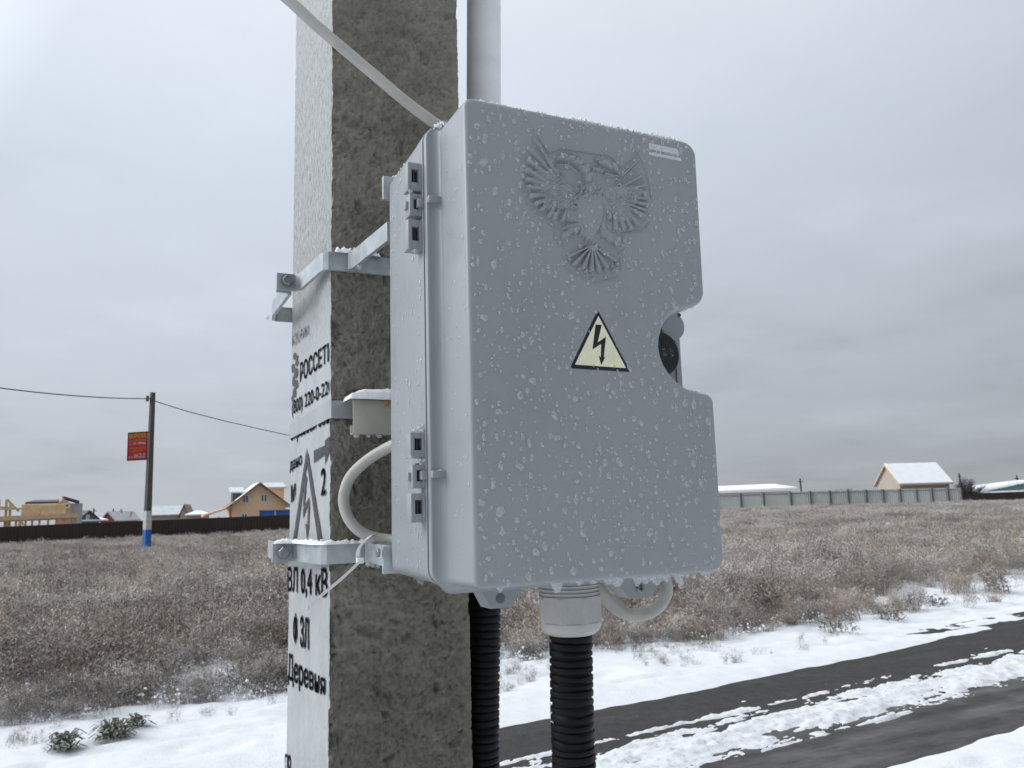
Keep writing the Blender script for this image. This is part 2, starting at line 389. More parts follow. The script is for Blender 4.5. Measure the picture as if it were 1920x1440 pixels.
fit_text('кабели', 0.06, quad_on_left((547, 652), (580, 628), (547, 622), (580, 600)), 'stencil_lettering', M['stencil_faded'], pole)
def left_poly(px, name, mat='stencil', thick=0):
    v = [PX(a, b_, XT) for a, b_ in px]
    mk(name, [(XT, p[1], p[2]) for p in v], [tuple(range(len(v)))], M[mat], pole)
def left_polys(polys, name, mat='stencil'):
    V = []; Fc = []
    for px in polys:
        k = len(V); V += [(XT, PX(a, b_, XT)[1], PX(a, b_, XT)[2]) for a, b_ in px]; Fc.append(tuple(range(k, len(V))))
    mk(name, V, Fc, M[mat], pole)
left_polys([[(574.5, 840), (549, 1013), (555, 1015), (575, 873)], [(575.5, 840), (575.8, 873), (596, 1018), (605.5, 1020)],
            [(572, 888), (567.5, 952), (571, 945), (575.5, 896)], [(567.5, 955), (568, 973), (576, 949), (579.5, 935), (580.5, 931), (576, 938)],
            [(577.5, 943), (576, 982), (579, 982), (581, 938)], [(572, 982), (575.5, 1012), (580, 983)]], 'stencil_warning_triangle')
left_polys([[(588, 845), (588, 868), (609, 853), (609, 873), (617.5, 846), (617.5, 818), (609, 826), (609, 835)]], 'stencil_arrow')
lg = []
for cx_, cy_, a_, b_ in ((552, 668, 3.2, 7), (556, 680, 3, 8), (549, 690, 3, 9), (555, 700, 4, 10), (550, 715, 3, 10), (556, 720, 3, 9), (552, 736, 3.4, 10), (548, 747, 2.2, 6), (557, 671, 1.6, 5)):
    lg.append([(cx_+a_*math.cos(t)*(0.8+0.4*random.random()), cy_-0.5*a_*math.cos(t)+b_*math.sin(t)*(0.8+0.4*random.random())) for t in np.linspace(0, 6.283, 10)[:-1]])
left_polys(lg, 'stencil_emblem')

# ------------------------------------------------------------------ clamps on the pole
def band(mb, path, z0, z1, t=0.004):
    """flat strip standing on edge along an XY path"""
    P = [np.array(p) for p in path]; n = len(P); off = []
    for i in range(n):
        a = P[max(i-1, 0)]; c = P[min(i+1, n-1)]; dd = (c-a)/np.linalg.norm(c-a); off.append(np.array([dd[1], -dd[0]])*t)
    V = []
    for p, o in zip(P, off):
        for z in (z0, z1): V.append((p[0], p[1], z))
        for z in (z0, z1): V.append((p[0]+o[0], p[1]+o[1], z))
    Fc = []
    for i in range(n-1):
        a = i*4; b_ = a+4
        Fc += [(a, b_, b_+1, a+1), (a+2, a+3, b_+3, b_+2), (a+1, b_+1, b_+3, a+3), (a, a+2, b_+2, b_)]
    Fc += [(0, 1, 3, 2), (n*4-4, n*4-2, n*4-1, n*4-3)]
    mb.add(V, Fc)
def hexhead(mb, c, axis, r, h):
    ax = Vector(axis).normalized()
    mb.tube([tuple(Vector(c)), tuple(Vector(c)+ax*h*0.8), tuple(Vector(c)+ax*h)], [r, r, r*0.88], 6)
def ice_blob(c, r, stretch=1.3, mat='clear', parent=None, name='ice_drop', seed=0):
    rr = np.random.default_rng(seed+int(abs(c[0]*9e4)+abs(c[2]*7e4)))
    V = []; nu, nv = 10, 7
    for j in range(nv+1):
        t = math.pi*j/nv
        for i in range(nu):
            a = 2*math.pi*i/nu; k = 1+0.15*(rr.random()-0.5)
            V.append((c[0]+r*k*math.sin(t)*math.cos(a), c[1]+r*k*math.sin(t)*math.sin(a), c[2]+r*stretch*math.cos(t)))
    Fc = [(j*nu+i, j*nu+(i+1) % nu, (j+1)*nu+(i+1) % nu, (j+1)*nu+i) for j in range(nv) for i in range(nu)]
    return mk(name, V, Fc, M[mat], parent, 180)
def snow_strip(mb, path, w, h, seed, z):
    """lumpy ridge of snow along an XY path, width w, at height z"""
    rr = np.random.default_rng(seed)
    P = np.array(path, float); S = np.r_[0, np.cumsum(np.linalg.norm(np.diff(P, axis=0), axis=1))]
    n = max(6, int(S[-1]/0.0016)); s = np.linspace(0, S[-1], n)
    X = np.interp(s, S, P[:, 0]); Y = np.interp(s, S, P[:, 1])
    dx = np.gradient(X); dy = np.gradient(Y); l = np.hypot(dx, dy)+1e-9; nx = dy/l; ny = -dx/l
    prof = [(-.5, 0), (-.42, .55), (-.2, .9), (0.05, 1), (.25, .85), (.45, .5), (.5, 0)]
    end = np.clip(np.minimum(s, S[-1]-s)/0.004, 0, 1)**0.5
    hh = h*(0.35+1.3*fbm(s*320, s*0+seed, 3, seed))*end
    ww = w*(0.8+0.4*fbm(s*200, s*0+seed+5, 2, seed+3))
    V = []
    for i in range(n):
        for a, b_ in prof:
            j = (rr.random(3)-0.5)*0.0009
            V.append((X[i]+nx[i]*a*ww[i]+j[0], Y[i]+ny[i]*a*ww[i]+j[1], z+b_*hh[i]+(j[2] if b_ > 0 else -0.0003)))
    k = len(prof)
    mb.add(V, [(i*k+a, i*k+a+1, (i+1)*k+a+1, (i+1)*k+a) for i in range(n-1) for a in range(k-1)])

def make_clamp(z0, z1, label, upper):
    zc = (z0+z1)/2
    t = thing('pole_clamp', (0.255, 0.83, z0), label, 'clamp', 'steel clamps round the concrete pole')
    mb = MB()
    fl = [(0.1368, 0.920), (0.157, 0.920), (0.161, 0.914), (0.1685, 0.838), (0.1705, 0.829), (0.1755, 0.8245), (0.334, 0.8245), (0.3395, 0.829), (0.3405, 0.838), (0.348, 0.914), (0.352, 0.920), (0.372, 0.920)]
    band(mb, fl[::-1], z0, z1)
    mb.build('front_band', M['galv'], t, 30)
    mb = MB()
    rl = [(0.1372, 0.931), (0.149, 0.931), (0.152, 0.936), (0.1500, 1.045), (0.153, 1.070), (0.160, 1.077), (0.35, 1.077), (0.357, 1.070), (0.358, 0.936), (0.361, 0.931), (0.372, 0.931)]
    band(mb, rl, z0-0.001, z1-0.001)
    mb.build('rear_band', M['galv'], t, 30)
    for x in (0.1478, 0.362):
        mb = MB(); hexhead(mb, (x, 0.916, zc), (0, -1, 0), 0.0062, 0.0055)
        mb.lathe((x, 0.916, zc), (0, 1, 0), [(-0.0012, 0.0078), (0.0, 0.0078)], 20)
        mb.tube([(x, 0.918, zc), (x, 0.952, zc)], 0.0040, 12)
        hexhead(mb, (x, 0.9355, zc), (0, 1, 0), 0.0062, 0.005)
        mb.build('bolt', M['bolt'], t, 30)
    for x in ((0.2000, 0.31) if upper else (0.2180, 0.312)):
        mb = MB(); band(mb, [(x-0.002, 0.8205), (x+0.002, 0.8160), (x+(0.0125 if x < 0.21 else -0.004), 0.7160)], z0+0.0004, z1-0.0004); mb.build('arm', M['galv'], t, 30)
    # snow and ice lying on the band
    mb = MB()
    if upper:
        snow_strip(mb, [(0.182, 0.825), (0.205, 0.825), (0.232, 0.825)], 0.008, 0.0065, 4, z1-0.0004)
    else:
        snow_strip(mb, [(0.1375, 0.921), (0.160, 0.918), (0.168, 0.84), (0.175, 0.826), (0.24, 0.826)], 0.007, 0.0038, 9, z1-0.0004)
    mb.build('snow_crust', M['frost'], t, 60)
    pts = ([(0.1452, 1.05, z0-0.003), (0.203, 0.80, z0-0.001)] if upper else [(0.226, 0.815, z0-0.002), (0.2335, 0.80, z0-0.003), (0.222, 0.82, z0-0.002)])
    for k, p in enumerate(pts): ice_blob(p, 0.0030, 1.3, 'clear', t, 'hanging_drop', k)
    return t
make_clamp(0.2578, 0.2775, 'upper galvanised clamp around the pole, behind the top of the grey box', True)
make_clamp(-0.0504, -0.0303, 'lower galvanised clamp around the pole, with the white zip tie looped on it', False)

# flat steel strap round the pole
st = thing('steel_strap', (0.255, 0.83, 0.0985), 'flat grey steel strap wrapped round the pole above the warning triangle', 'strap')
mb = MB(); o_ = 0.0022
band(mb, [(XL-o_+0.0008, YB+o_), (XL-o_+0.0008, YF-0.0005), (XL+0.0006, YF-o_-0.0014), (XR, YF-o_-0.0014), (XR+o_+0.002, YF), (XR+o_+0.002, YB+o_), (XL-o_+0.001, YB+o_+0.0002)][::-1], 0.0982, 0.1168, 0.0008)
mb.build('strap_band', M['strap'], st, 30)

# yellowed plastic cover hung on the strap
pc = thing('plastic_cover', (0.235, 0.80, 0.079), 'yellowed translucent plastic cover on the strap, capped with snow', 'cover')
mb = MB()
zt, zb = 0.1178, 0.0790
def shell(x):    # cross-section in (Y,Z): front plate, rounded top, short back lip
    return
prof = [(0.8245, zt-0.001), (0.806, zt), (0.8005, zt-0.003), (0.799, zt-0.010), (0.7985, zb+0.006), (0.8005, zb+0.001), (0.806, zb), (0.811, zb+0.0015), (0.812, zb+0.010)]
xs = [0.1962, 0.1972, 0.215, 0.235, 0.255, 0.272]
V = []; 
for k, x in enumerate(xs):
    s_ = 0.0012 if k == 0 else 0
    for (y, z) in prof: V.append((x, y+s_*0.5, z))
    for (y, z) in prof: V.append((x, y+0.0016+0.0*s_, z-0.0014 if z > 0.1 else z+0.0014))
n_ = len(prof); Fc = []
for k in range(len(xs)-1):
    a = k*2*n_; b_ = a+2*n_
    for i in range(n_-1):
        Fc += [(a+i, b_+i, b_+i+1, a+i+1), (a+n_+i, a+n_+i+1, b_+n_+i+1, b_+n_+i)]
for i in range(n_-1):
    Fc.append((i, i+1, n_+i+1, n_+i))
mb.add(V, Fc); mb.build('cover_shell', M['yplast'], pc, 40)
# snow cap
gx = np.linspace(0.192, 0.275, 46); gy = np.linspace(0.797, 0.829, 22)
GX, GY = np.meshgrid(gx, gy)
e = np.clip(np.minimum.reduce([(GX-0.192)/0.02, (0.275-GX)/0.01, (GY-0.797)/0.006, (0.829-GY)/0.006]), 0, 1)
H = zt-0.0006+0.0098*np.sqrt(e)*(0.8+0.4*fbm(GX*150, GY*150, 3, 2))-0.002*(e < 0.02)
V = np.stack([GX+(rng.random(GX.shape)-.5)*0.0008, GY+(rng.random(GX.shape)-.5)*0.0008, H], -1).reshape(-1, 3); n_ = len(gx)
Fc = [(j*n_+i, j*n_+i+1, (j+1)*n_+i+1, (j+1)*n_+i) for j in range(len(gy)-1) for i in range(n_-1)]
mk('snow_cap', V, Fc, M['frost'], pc, 70)
mb = MB(); mb.lathe((0.2315, 0.7986, zt-0.006), (0, -1, 0), [(-0.001, 0.003), (0.001, 0.003), (0.0014, 0.0015)], 10); mb.build('rusty_rivet', simple('rust', (0.33, 0.19, 0.06), 0.8, 0, 0.3, 300), pc, 30)
for k, (x, s_) in enumerate(((0.2005, 1.0), (0.224, 1.0), (0.213, .7))): ice_blob((x, 0.803, zb-0.001), 0.0032*s_, 0.9, 'clear', pc, 'hanging_drop', k)

# ------------------------------------------------------------------ the grey box
BX, BY, BZ, BW, BH = 0.2207, 0.5417, -0.0565, 0.225, 0.3778
YR, YS, YBK = 0.5985, 0.6065, 0.7149
RX0, RX1, RZ0, RZ1 = BX-0.0125, BX+BW+0.0125, BZ-0.0012, BZ+BH+0.001
box = thing('electrical_box', (BX+BW/2, 0.64, BZ), 'grey plastic electrical box with double-headed eagle relief, covered in frozen drops', 'electrical box')

def arc(cx, cz, r, a0, a1, n=7): return [(cx+r*math.cos(R(a)), cz+r*math.sin(R(a))) for a in np.linspace(a0, a1, n)]
def rrect(x0, z0, x1, z1, r, n=7):
    return arc(x1-r, z0+r, r, -90, 0, n)+arc(x1-r, z1-r, r, 0, 90, n)+arc(x0+r, z1-r, r, 90, 180, n)+arc(x0+r, z0+r, r, 180, 270, n)
def lid_outline():
    x0, x1, z0, z1 = BX, BX+BW, BZ, BZ+BH
    pts = arc(x1-.011, z0+.011, .011, -90, 0)
    nt_ = [PY(px, py, BY) for px, py in ((1339, 752), (1335, 744), (1327, 739), (1316, 736.5), (1300, 733), (1284, 725.5), (1270, 715), (1257, 701), (1246, 684), (1239.5, 667), (1236.5, 650), (1237.5, 632), (1242.5, 614), (1250, 600), (1260, 589), (1273, 581), (1288, 577), (1302, 574), (1312, 569), (1318, 561), (1321, 550))]
    pts += [(p[0], p[2]) for p in nt_]
    pts += arc(x1-.013, z1-.013, .013, 0, 90, 9)+arc(x0+.0075, z1-.0075, .0075, 90, 180)+arc(x0+.006, z0+.006, .006, 180, 270)
    # resample long straights are fine
    return pts
def offset(poly, d):
    P = np.array(poly); n = len(P); out = []
    for i in range(n):
        a = P[i]-P[i-1]; b_ = P[(i+1) % n]-P[i]
        a = a/(np.linalg.norm(a)+1e-12); b_ = b_/(np.linalg.norm(b_)+1e-12)
        na = np.array([a[1], -a[0]]); nb = np.array([b_[1], -b_[0]]); m_ = na+nb; m_ = m_/(np.linalg.norm(m_)+1e-9)
        out.append(P[i]+m_*d/max(0.5, m_.dot(na)))
    return out
def loft(mb, rings, caps=(True, True), mi=0):
    n = len(rings[0]); V = [p for r in rings for p in r]
    Fc = [(k*n+i, k*n+(i+1) % n, (k+1)*n+(i+1) % n, (k+1)*n+i) for k in range(len(rings)-1) for i in range(n)]
    if caps[0]: Fc.append(tuple(range(n)))
    if caps[1]: Fc.append(tuple(range((len(rings)-1)*n, len(rings)*n)))
    mb.add(V, Fc, mi)
def ring(poly, y): return [(p[0], y, p[1]) for p in poly]

out = lid_outline()
lid_mb = MB()
rl = []
r = 0.0030
for a in np.linspace(0, 90, 6):
    rl.append(ring(offset(out, -r*(1-math.sin(R(a)))), BY+r*(1-math.cos(R(a)))))
rl.append(ring(offset(out, 0.0004), BY+0.015)); rl.append(ring(offset(out, 0.0006), YR-0.018))
rl = rl[:]
fr = 0.0072
for a in np.linspace(8, 90, 9):
    rl.append(ring(offset(out, 0.0008+fr*(1-math.cos(R(a)))), YR-fr*(1-math.sin(R(a)))+0.00005))
loft(lid_mb, rl, (True, False))
lid = lid_mb.build('lid', M['plastic'], box, 28)
rim = rrect(RX0, RZ0, RX1, RZ1, 0.013, 8)
mb = MB(); rl = []
for a in np.linspace(0, 90, 5): rl.append(ring(offset(rim, -0.0013*(1-math.sin(R(a)))), YR+0.0013*(1-math.cos(R(a)))))
rl.append(ring(rim, YS-0.0026))
rl.append(ring(offset(rim, -0.004), YS-0.0027))
loft(mb, rl, (True, True)); mb.build('lid_rim', M['plastic'], lid, 28)
# rim step inside the notch and the strip beside it
mb = MB(); mb.box((RX1-0.0075, YR-0.0016, 0.085), (RX1-0.0058, YR+0.001, 0.185), 0, 0.0004)
mb.build('window_ridge', M['plastic'], lid, 30)
# base shell
rb = offset(rim, 0.0006)
mb = MB(); rl = [ring(offset(rb, -0.004), YS-0.0004), ring(offset(rb, -0.0003), YS), ring(rb, YS+0.0005), ring(offset(rb, -0.0008), YS+0.02), ring(offset(rb, -0.0022), YBK-0.005)]
for a in np.linspace(20, 90, 5): rl.append(ring(offset(rb, -0.0022-0.005*(1-math.cos(R(a)))), YBK-0.005+0.005*math.sin(R(a))))
loft(mb, rl, (True, True)); mb.build('base_shell', M['plastic'], box, 28)

# hinges: three knuckles each, the middle one on the lid's arm
def knuckle(z0, z1, parent, x0=0.1955, x1=0.2094, y0=0.609, y1=0.622):
    mb = MB(); hx0, hx1 = x0+0.0038, x1-0.0042; h = (z1-z0); hz0, hz1 = z0+h*0.30, z1-h*0.24
    mb.box((x0, y0, z0), (hx0, y1, z1), 0, 0.0008); mb.box((hx1, y0, z0), (x1, y1, z1), 0, 0.0008)
    mb.box((hx0-0.0010, y0+0.0002, z0+0.0001), (hx1+0.0010, y1, hz0), 0, 0.0007); mb.box((hx0-0.0010, y0+0.0002, hz1), (hx1+0.0010, y1, z1-0.0001), 0, 0.0007)
    k = mb.build('knuckle', M['plastic'], parent, 30)
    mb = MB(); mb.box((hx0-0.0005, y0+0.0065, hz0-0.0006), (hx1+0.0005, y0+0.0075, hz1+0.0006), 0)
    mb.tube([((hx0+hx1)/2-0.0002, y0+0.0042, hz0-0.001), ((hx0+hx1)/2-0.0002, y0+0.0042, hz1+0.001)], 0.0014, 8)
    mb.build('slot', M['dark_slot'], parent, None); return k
for hz, zz_ in (((0.2915, 0.2665), (0.2640, 0.2445), (0.2410, 0.2150)), None), (((0.0625, 0.0420), (0.0365, 0.0180), (0.0140, -0.0090)), 1):
    hg = bpy.data.objects.new('hinge', None); COL.objects.link(hg); hg.parent = box
    top = hz
    hgl = hg
    for i, (z1, z0) in enumerate(top):
        knuckle(z0, z1, hg, x0=0.1970 if i == 1 else 0.1955)
    zc = (top[1][0]+top[1][1])/2+0.001
    mb = MB(); mb.box((0.2085, 0.5935, zc-0.0028), (0.2218, 0.6110, zc+0.0028), 0, 0.0008); mb.box((0.2030, 0.605, zc-0.004), (0.2092, 0.612, zc+0.0034), 0, 0.0008)
    mb.tube([(0.2030, 0.616, top[0][1]-0.004), (0.2030, 0.616, top[2][0]+0.004)], 0.0022, 10)
    mb.box((0.1945, 0.613, zc-0.0042), (0.1972, 0.6185, zc+0.0024), 0, 0.0005)
    mb.build('hinge_arm', M['plastic'], hg, 30)
    mb = MB(); snow_strip(mb, [(0.2095, 0.602), (0.2215, 0.596)], 0.003, 0.0013, 30+i, zc+0.0026); mb.build('frost_crust', M['frost'], hg, 60)
    if zz_:
        for k, (dx, dy, dz, s_) in enumerate(((0.0, 0, 0.001, 2.6), (0.004, -.001, 0.003, 3.0), (0.0075, 0.0, 0.0055, 2.6), (0.009, 0, 0.009, 1.9), (-0.004, 0, 0.000, 1.7), (0.0065, -.002, 0.001, 2.4))):
            ice_blob((0.2005+dx, 0.612+dy, top[0][0]+dz), 0.001*s_, 0.9, 'ice', hg, 'ice_lump', k)
        ice_blob((0.1960, 0.609, top[0][1]-0.0002), 0.0022, 1.0, 'clear', hg, 'ice_lump', 9); ice_blob((0.2070, 0.608, top[0][1]-0.0022), 0.0023, .8, 'ice', hg, 'ice_lump', 8)
    else:
        ice_blob((0.1978, 0.609, top[0][1]-0.0014), 0.0022, .8, 'clear', hg, 'hanging_drop', 1); ice_blob((0.2015, 0.611, top[2][1]-0.0008), 0.0032, .6, 'clear', hg, 'hanging_drop', 2)

# mounting ears behind the base
for z0, z1, s_ in ((PY(720, 374, .718)[2], PY(720, 331, .718)[2], 0), (PY(725, 1076, .718)[2], PY(725, 1024, .718)[2], 1)):
    mb = MB(); mb.box((PY(717.5, 350, .718)[0] if s_ == 0 else PY(717.5, 1050, .718)[0], 0.7160, z0), (0.235, 0.7205, z1), 0, 0.0006)
    ear = mb.build('mounting_ear', M['galv'], box, 30)
mb = MB(); hexhead(mb, (0.2005, 0.7182, -0.036), (-1, 0, 0), 0.004, 0.003); mb.build('bolt', M['bolt'], box, 30)
mb = MB(); mb.box((0.236, 0.7160, -0.06), (0.262, 0.7212, 0.32), 0); mb.box((0.395, 0.7160, -0.06), (0.42, 0.7212, 0.32), 0); mb.build('mounting_rail', M['galv'], box)

# window: round grey flap and black round knob seen through the notch of the lid
c = PY(1262, 611, YR-0.004); mb = MB()
mb.lathe((c[0], YR-0.0032, c[2]), (0, 1, 0), [(-0.0006, 0.0130), (0, 0.0135), (0.0028, 0.0135), (0.0030, 0.0130)], 32)
flap = mb.build('socket_flap', M['plastic'], box, 30)
mb = MB(); h_ = PY(1273.5, 590.5, YR-0.004); mb.lathe((h_[0], YR-0.0041, h_[2]), (0, -1, 0), [(-0.001, 0.0019), (0.0001, 0.0019), (0.0003, 0.0014)], 14); mb.build('peg_hole', M['dark_slot'], flap, 30)
YK = YR-0.010
c = PY(1240, 663, YK); c2 = PY(1274.5, 666, YK); rk = abs(c2[0]-c[0])
mb = MB(); mb.lathe((c[0], YR-0.0002, c[2]), (0, -1, 0), [(0, rk*1.0), (0.0090, rk*0.995), (0.0098, rk*0.96)], 40)
knob = mb.build('black_knob', M['black_pl'], box, 30)
def knobmap(cxp, cyp, wpx, hpx, ang):
    q = PY(cxp, cyp, YK-0.0004); s = 0.00041
    def f(a, b_):
        u = (a-0.5)*wpx*s; v = (b_-0.5)*hpx*s; ca, sa = math.cos(R(ang)), math.sin(R(ang))
        return (q[0]+u*ca-v*sa, YK-0.0002, q[2]+u*sa+v*ca)
    return f
fit_text('12Е', 0.02, knobmap(1246, 661, 17, 8, -82), 'print', M['white_print'], knob)
fit_text('6КА', 0.02, knobmap(1260, 661, 19, 8, -78), 'print', M['white_print'], knob)

# stickers
def front_poly(px, dy, mb, mi=0):
    n_ = len(px); P = [PY(a, b_, BY) for a, b_ in px]
    mb.prism([(p[0], p[2]) for p in P], lambda x, z: (x, BY-dy, z), lambda x, z: (x, BY+0.0006, z), mi)
def rounded(px, rr, n=5):
    o = []; m = len(px)
    for i in range(m):
        p = np.array(px[i], float); a = np.array(px[i-1], float)-p; b_ = np.array(px[(i+1) % m], float)-p
        a = a/np.linalg.norm(a)*rr; b_ = b_/np.linalg.norm(b_)*rr
        for t in np.linspace(0, 1, n): o.append(tuple(p+a*(1-t)**2+b_*t**2))
    return o
apex, bl, br = (1120.6, 581.0), (1068.5, 690.5), (1182, 697.5)
mb = MB(); front_poly(rounded([apex, bl, br], 7), 0.00022, mb)
wt = mb.build('warning_triangle', M['ink'], lid)
ia, ib, ic = (1121.7, 592.5), (1077.7, 683.6), (1173.5, 690.3)
mb = MB(); front_poly(rounded([ia, ib, ic], 1.0, 3), 0.00034, mb); mb.build('triangle_field', M['cream'], wt)
mb = MB()
def cp(x, y): return (1050+x/10.2857, 570+y/10.2857)      # from the enlarged crop
bolt = [cp(*p) for p in ((682, 400), (800, 402), (722, 742), (882, 636), (838, 1035), (874, 1008), (792, 1180), (742, 996), (782, 1030), (790, 770), (622, 878))]
front_poly(bolt, 0.00046, mb); mb.build('lightning_bolt', M['ink'], wt)
mb = MB(); front_poly([(1216.5, 268), (1269.5, 279.5), (1278.5, 302.8), (1216.5, 290)], 0.0002, mb)
ls = mb.build('size_label', M['label'], lid)
lc = [PY(p[0], p[1], BY) for p in ((1217.6, 286.2), (1276, 297.8), (1217.6, 279.2), (1273, 290.2))]
def lmap(a, b_):
    p = lc[0]*(1-a)*(1-b_)+lc[1]*a*(1-b_)+lc[2]*(1-a)*b_+lc[3]*a*b_; return (p[0], BY-0.00032, p[2])
fit_text('ЩРН-М 300х225х155 м', 0.0, lmap, 'label_lettering', M['ink'], ls)

# ------------------------------------------------------------------ relief of the double-headed eagle
def e8(x, y): return (940+x/4.5, 240+y/4.5)
BASE = []
CAP = []      # (p0, p1, r0, r1, height) in crop units
def feather(tip, root, r=13, r1=8, h=1.0): CAP.append((tip, root, r*1.62, r1*1.15, h*(0.9+0.2*((tip[0]*7+tip[1]*3) % 10)/10)))
for t, ro, r in (((270,100),(515,450),9),((240,190),(480,440),13),((222,285),(450,455),15),((210,365),(430,475),16),((212,440),(405,490),15),((222,503),(400,522),15),((250,577),(405,565),18),((290,640),(410,600),17),((335,690),(425,635),15),((405,735),(455,655),18),((440,765),(490,670),17),((510,775),(545,690),16)):
    feather(t, ro, r, 10, 1.0)
for k in range(5): feather((300+k*22, 130+k*42), (530-4*k, 470-2*k), 5, 6, 0.8)
for t, ro, r in (((1152,272),(945,490),6),((1120,330),(960,500),6),((1172,415),(965,520),10),((1200,490),(975,540),12),((1215,545),(985,560),11),((1220,600),(985,580),12),((1222,655),(990,600),13),((1205,700),(1000,620),12),((1195,745),(1010,640),13),((1140,815),(1000,650),16),((1085,850),(985,665),15),((1025,850),(965,675),15),((960,850),(935,690),15),((905,760),(910,690),14)):
    feather(t, ro, r, 8, 1.0)
rs = random.Random(5)
for k in range(60):      # small scale feathers on both wings
    a = rs.random()*2.6+1.9; q = 60+rs.random()*110
    x, y = 545+q*math.cos(a)*1.0, 540-q*math.sin(a)*0.9*(1 if rs.random() < .5 else -1)
    if x < 640: feather((x, y), (x+14, y-8), 9, 7, 0.9)
for k in range(70):
    x, y = 905+rs.random()*230, 560+rs.random()*150
    feather((x, y), (x-14, y-7), 8, 6, 0.95)
for k in range(34):
    x, y = 560+rs.random()*90, 500+rs.random()*180
    feather((x, y), (x-6, y+14), 9, 8, 0.9)
for r_w in range(3):      # breast feathers
    for k in range(5 + (r_w % 2)):
        x = 742+(k-(4+(r_w % 2))/2)*34*(1-.05*r_w); y = 500+r_w*30
        feather((x, y+20), (x, y-6), 11, 9, 1.15+.05*(k % 2))
# shoulders
for p in (((560,540),(620,560),13,11,1.0),((600,600),(655,665),15,10,1.1),((520,560),(590,610),18,14,0.8),((930,520),(955,590),14,12,1.3),((820,500),(870,560),16,13,0.9),((800,540),(860,640),18,14,0.9),((850,610),(900,660),18,15,0.9)): CAP.append(p)
# heads and necks
for p in (((722,440),(702,370),30,30,1.2),((702,370),(650,310),30,26,1.2),((650,310),(585,272),26,22,1.25),((585,272),(520,255),22,24,1.35),((520,258),(478,258),22,18,1.4),((470,262),(464,285),10,6,1.5),((455,322),(545,312),8,9,0.9),((545,312),(640,375),8,7,0.8),((530,225),(655,245),8,5,0.9),((700,350),(735,460),7,7,1.5),((640,300),(690,370),6,6,1.5),
          ((785,272),(880,292),9,16,1.1),((840,300),(930,330),20,26,1.2),((930,330),(972,375),22,13,1.3),((972,380),(985,402),9,5,1.3),((865,392),(950,405),8,8,1.1),((950,405),(988,412),7,5,1.0),((765,345),(850,365),9,18,0.9),((760,360),(830,330),6,10,0.9)): CAP.append((p[0], p[1], p[2]*1.2, p[3]*1.2, p[4]*1.2))
# legs
for k in range(16):
    a = k/15
    x = 515+190*a; y = 905-75*math.sin(a*2.6)+a*22
    feather((x+rs.uniform(-8, 8), y+40+rs.uniform(-14, 14)), (x+16, y-26), 10, 14, 1.0)
for k in range(16):
    a = k/15
    x = 850+140*a; y = 870+a*75
    feather((x+rs.uniform(-8, 8), y+52+rs.uniform(-14, 14)), (x-8, y-22), 9, 13, 1.0)
for p in (((520,850),(650,812),16,18,1.0),((650,820),(715,930),17,14,1.1),((715,930),(705,990),12,9,1.0),((850,800),(870,880),14,18,0.9),((740,890),(755,955),18,6,0.8),((670,1000),(705,985),10,9,1.0),((800,985),(835,1015),10,8,1.0),((520,800),(680,780),6,6,0.6)): CAP.append(p)
# tail
for t, r in (((575,1075),15),((625,1130),20),((690,1165),21),((755,1190),20),((815,1190),20),((875,1160),20),((945,1105),16)):
    CAP.append(((750,1000), (t[0]+(t[0]-750)*.06, t[1]+14), 8, r*1.25, 1.35))
for p in ((600,1150),(650,1190),(700,1212),(760,1232),(820,1215),(870,1200),(925,1175),(570,1110),(965,1150),(940,1200)): CAP.append((p, (p[0]+14, p[1]+8), 17, 12, 1.0))
for p0, p1, r, h in (((330,430),(540,560),95,0.42),((420,620),(560,600),80,0.42),((1100,560),(940,580),90,0.42),((1030,740),(940,640),80,0.42)): BASE.append((p0, p1, r, r, h))
LINE = []
def pl(*p):
    for a, b_ in zip(p[:-1], p[1:]): LINE.append((a, b_))
pl((270,15),(395,215),(505,175),(700,205),(905,235),(965,285),(1015,345),(1145,205),(1200,310),(1240,450),(1265,590))
pl((172,400),(180,540),(220,650),(320,745),(450,840)); pl((447,850),(455,955),(530,1008)); pl((502,1055),(550,1198),(790,1312),(985,1258)); pl((995,1060),(1008,1195)); pl((990,1058),(1040,1020),(1015,890)); pl((1020,895),(1200,860),(1240,800))
step = 1.35; ex = np.arange(150, 1290, step*1.0); ey = np.arange(0, 1330, step*1.0)
EX, EY = np.meshgrid(ex, ey); Hh = np.zeros_like(EX)
def seg_d(p0, p1):
    dx, dy = p1[0]-p0[0], p1[1]-p0[1]; l2 = dx*dx+dy*dy+1e-9
    t = np.clip(((EX-p0[0])*dx+(EY-p0[1])*dy)/l2, 0, 1)
    return np.hypot(EX-p0[0]-t*dx, EY-p0[1]-t*dy), t
def sub(p0, p1, m_):
    i0 = max(0, int((min(p0[0], p1[0])-m_-ex[0])/step)); i1 = min(len(ex), int((max(p0[0], p1[0])+m_-ex[0])/step)+2)
    j0 = max(0, int((min(p0[1], p1[1])-m_-ey[0])/step)); j1 = min(len(ey), int((max(p0[1], p1[1])+m_-ey[0])/step)+2)
    return slice(j0, j1), slice(i0, i1)
FX, FY = EX, EY
for p0, p1, ra, rb_, hh in BASE:
    d, t = seg_d(p0, p1); Hh = np.maximum(Hh, hh*np.clip((ra-d)/22, 0, 1))
for p0, p1, ra, rb_, hh in CAP:
    S_ = sub(p0, p1, max(ra, rb_)+2); EX, EY = FX[S_], FY[S_]
    d, t = seg_d(p0, p1); rr = (ra+(rb_-ra)*t)
    z = np.clip(1-(d/rr)**2, 0, 1)**0.8*hh*(0.45+0.55*np.minimum(rr/18, 1.5))*(0.75+0.25*np.cos(t*2.2))
    z = z-0.13*np.exp(-(d/2.0)**2)*(rr > 9)*(z > 0.3)
    Hh[S_] = np.maximum(Hh[S_], z)
EX, EY = FX, FY
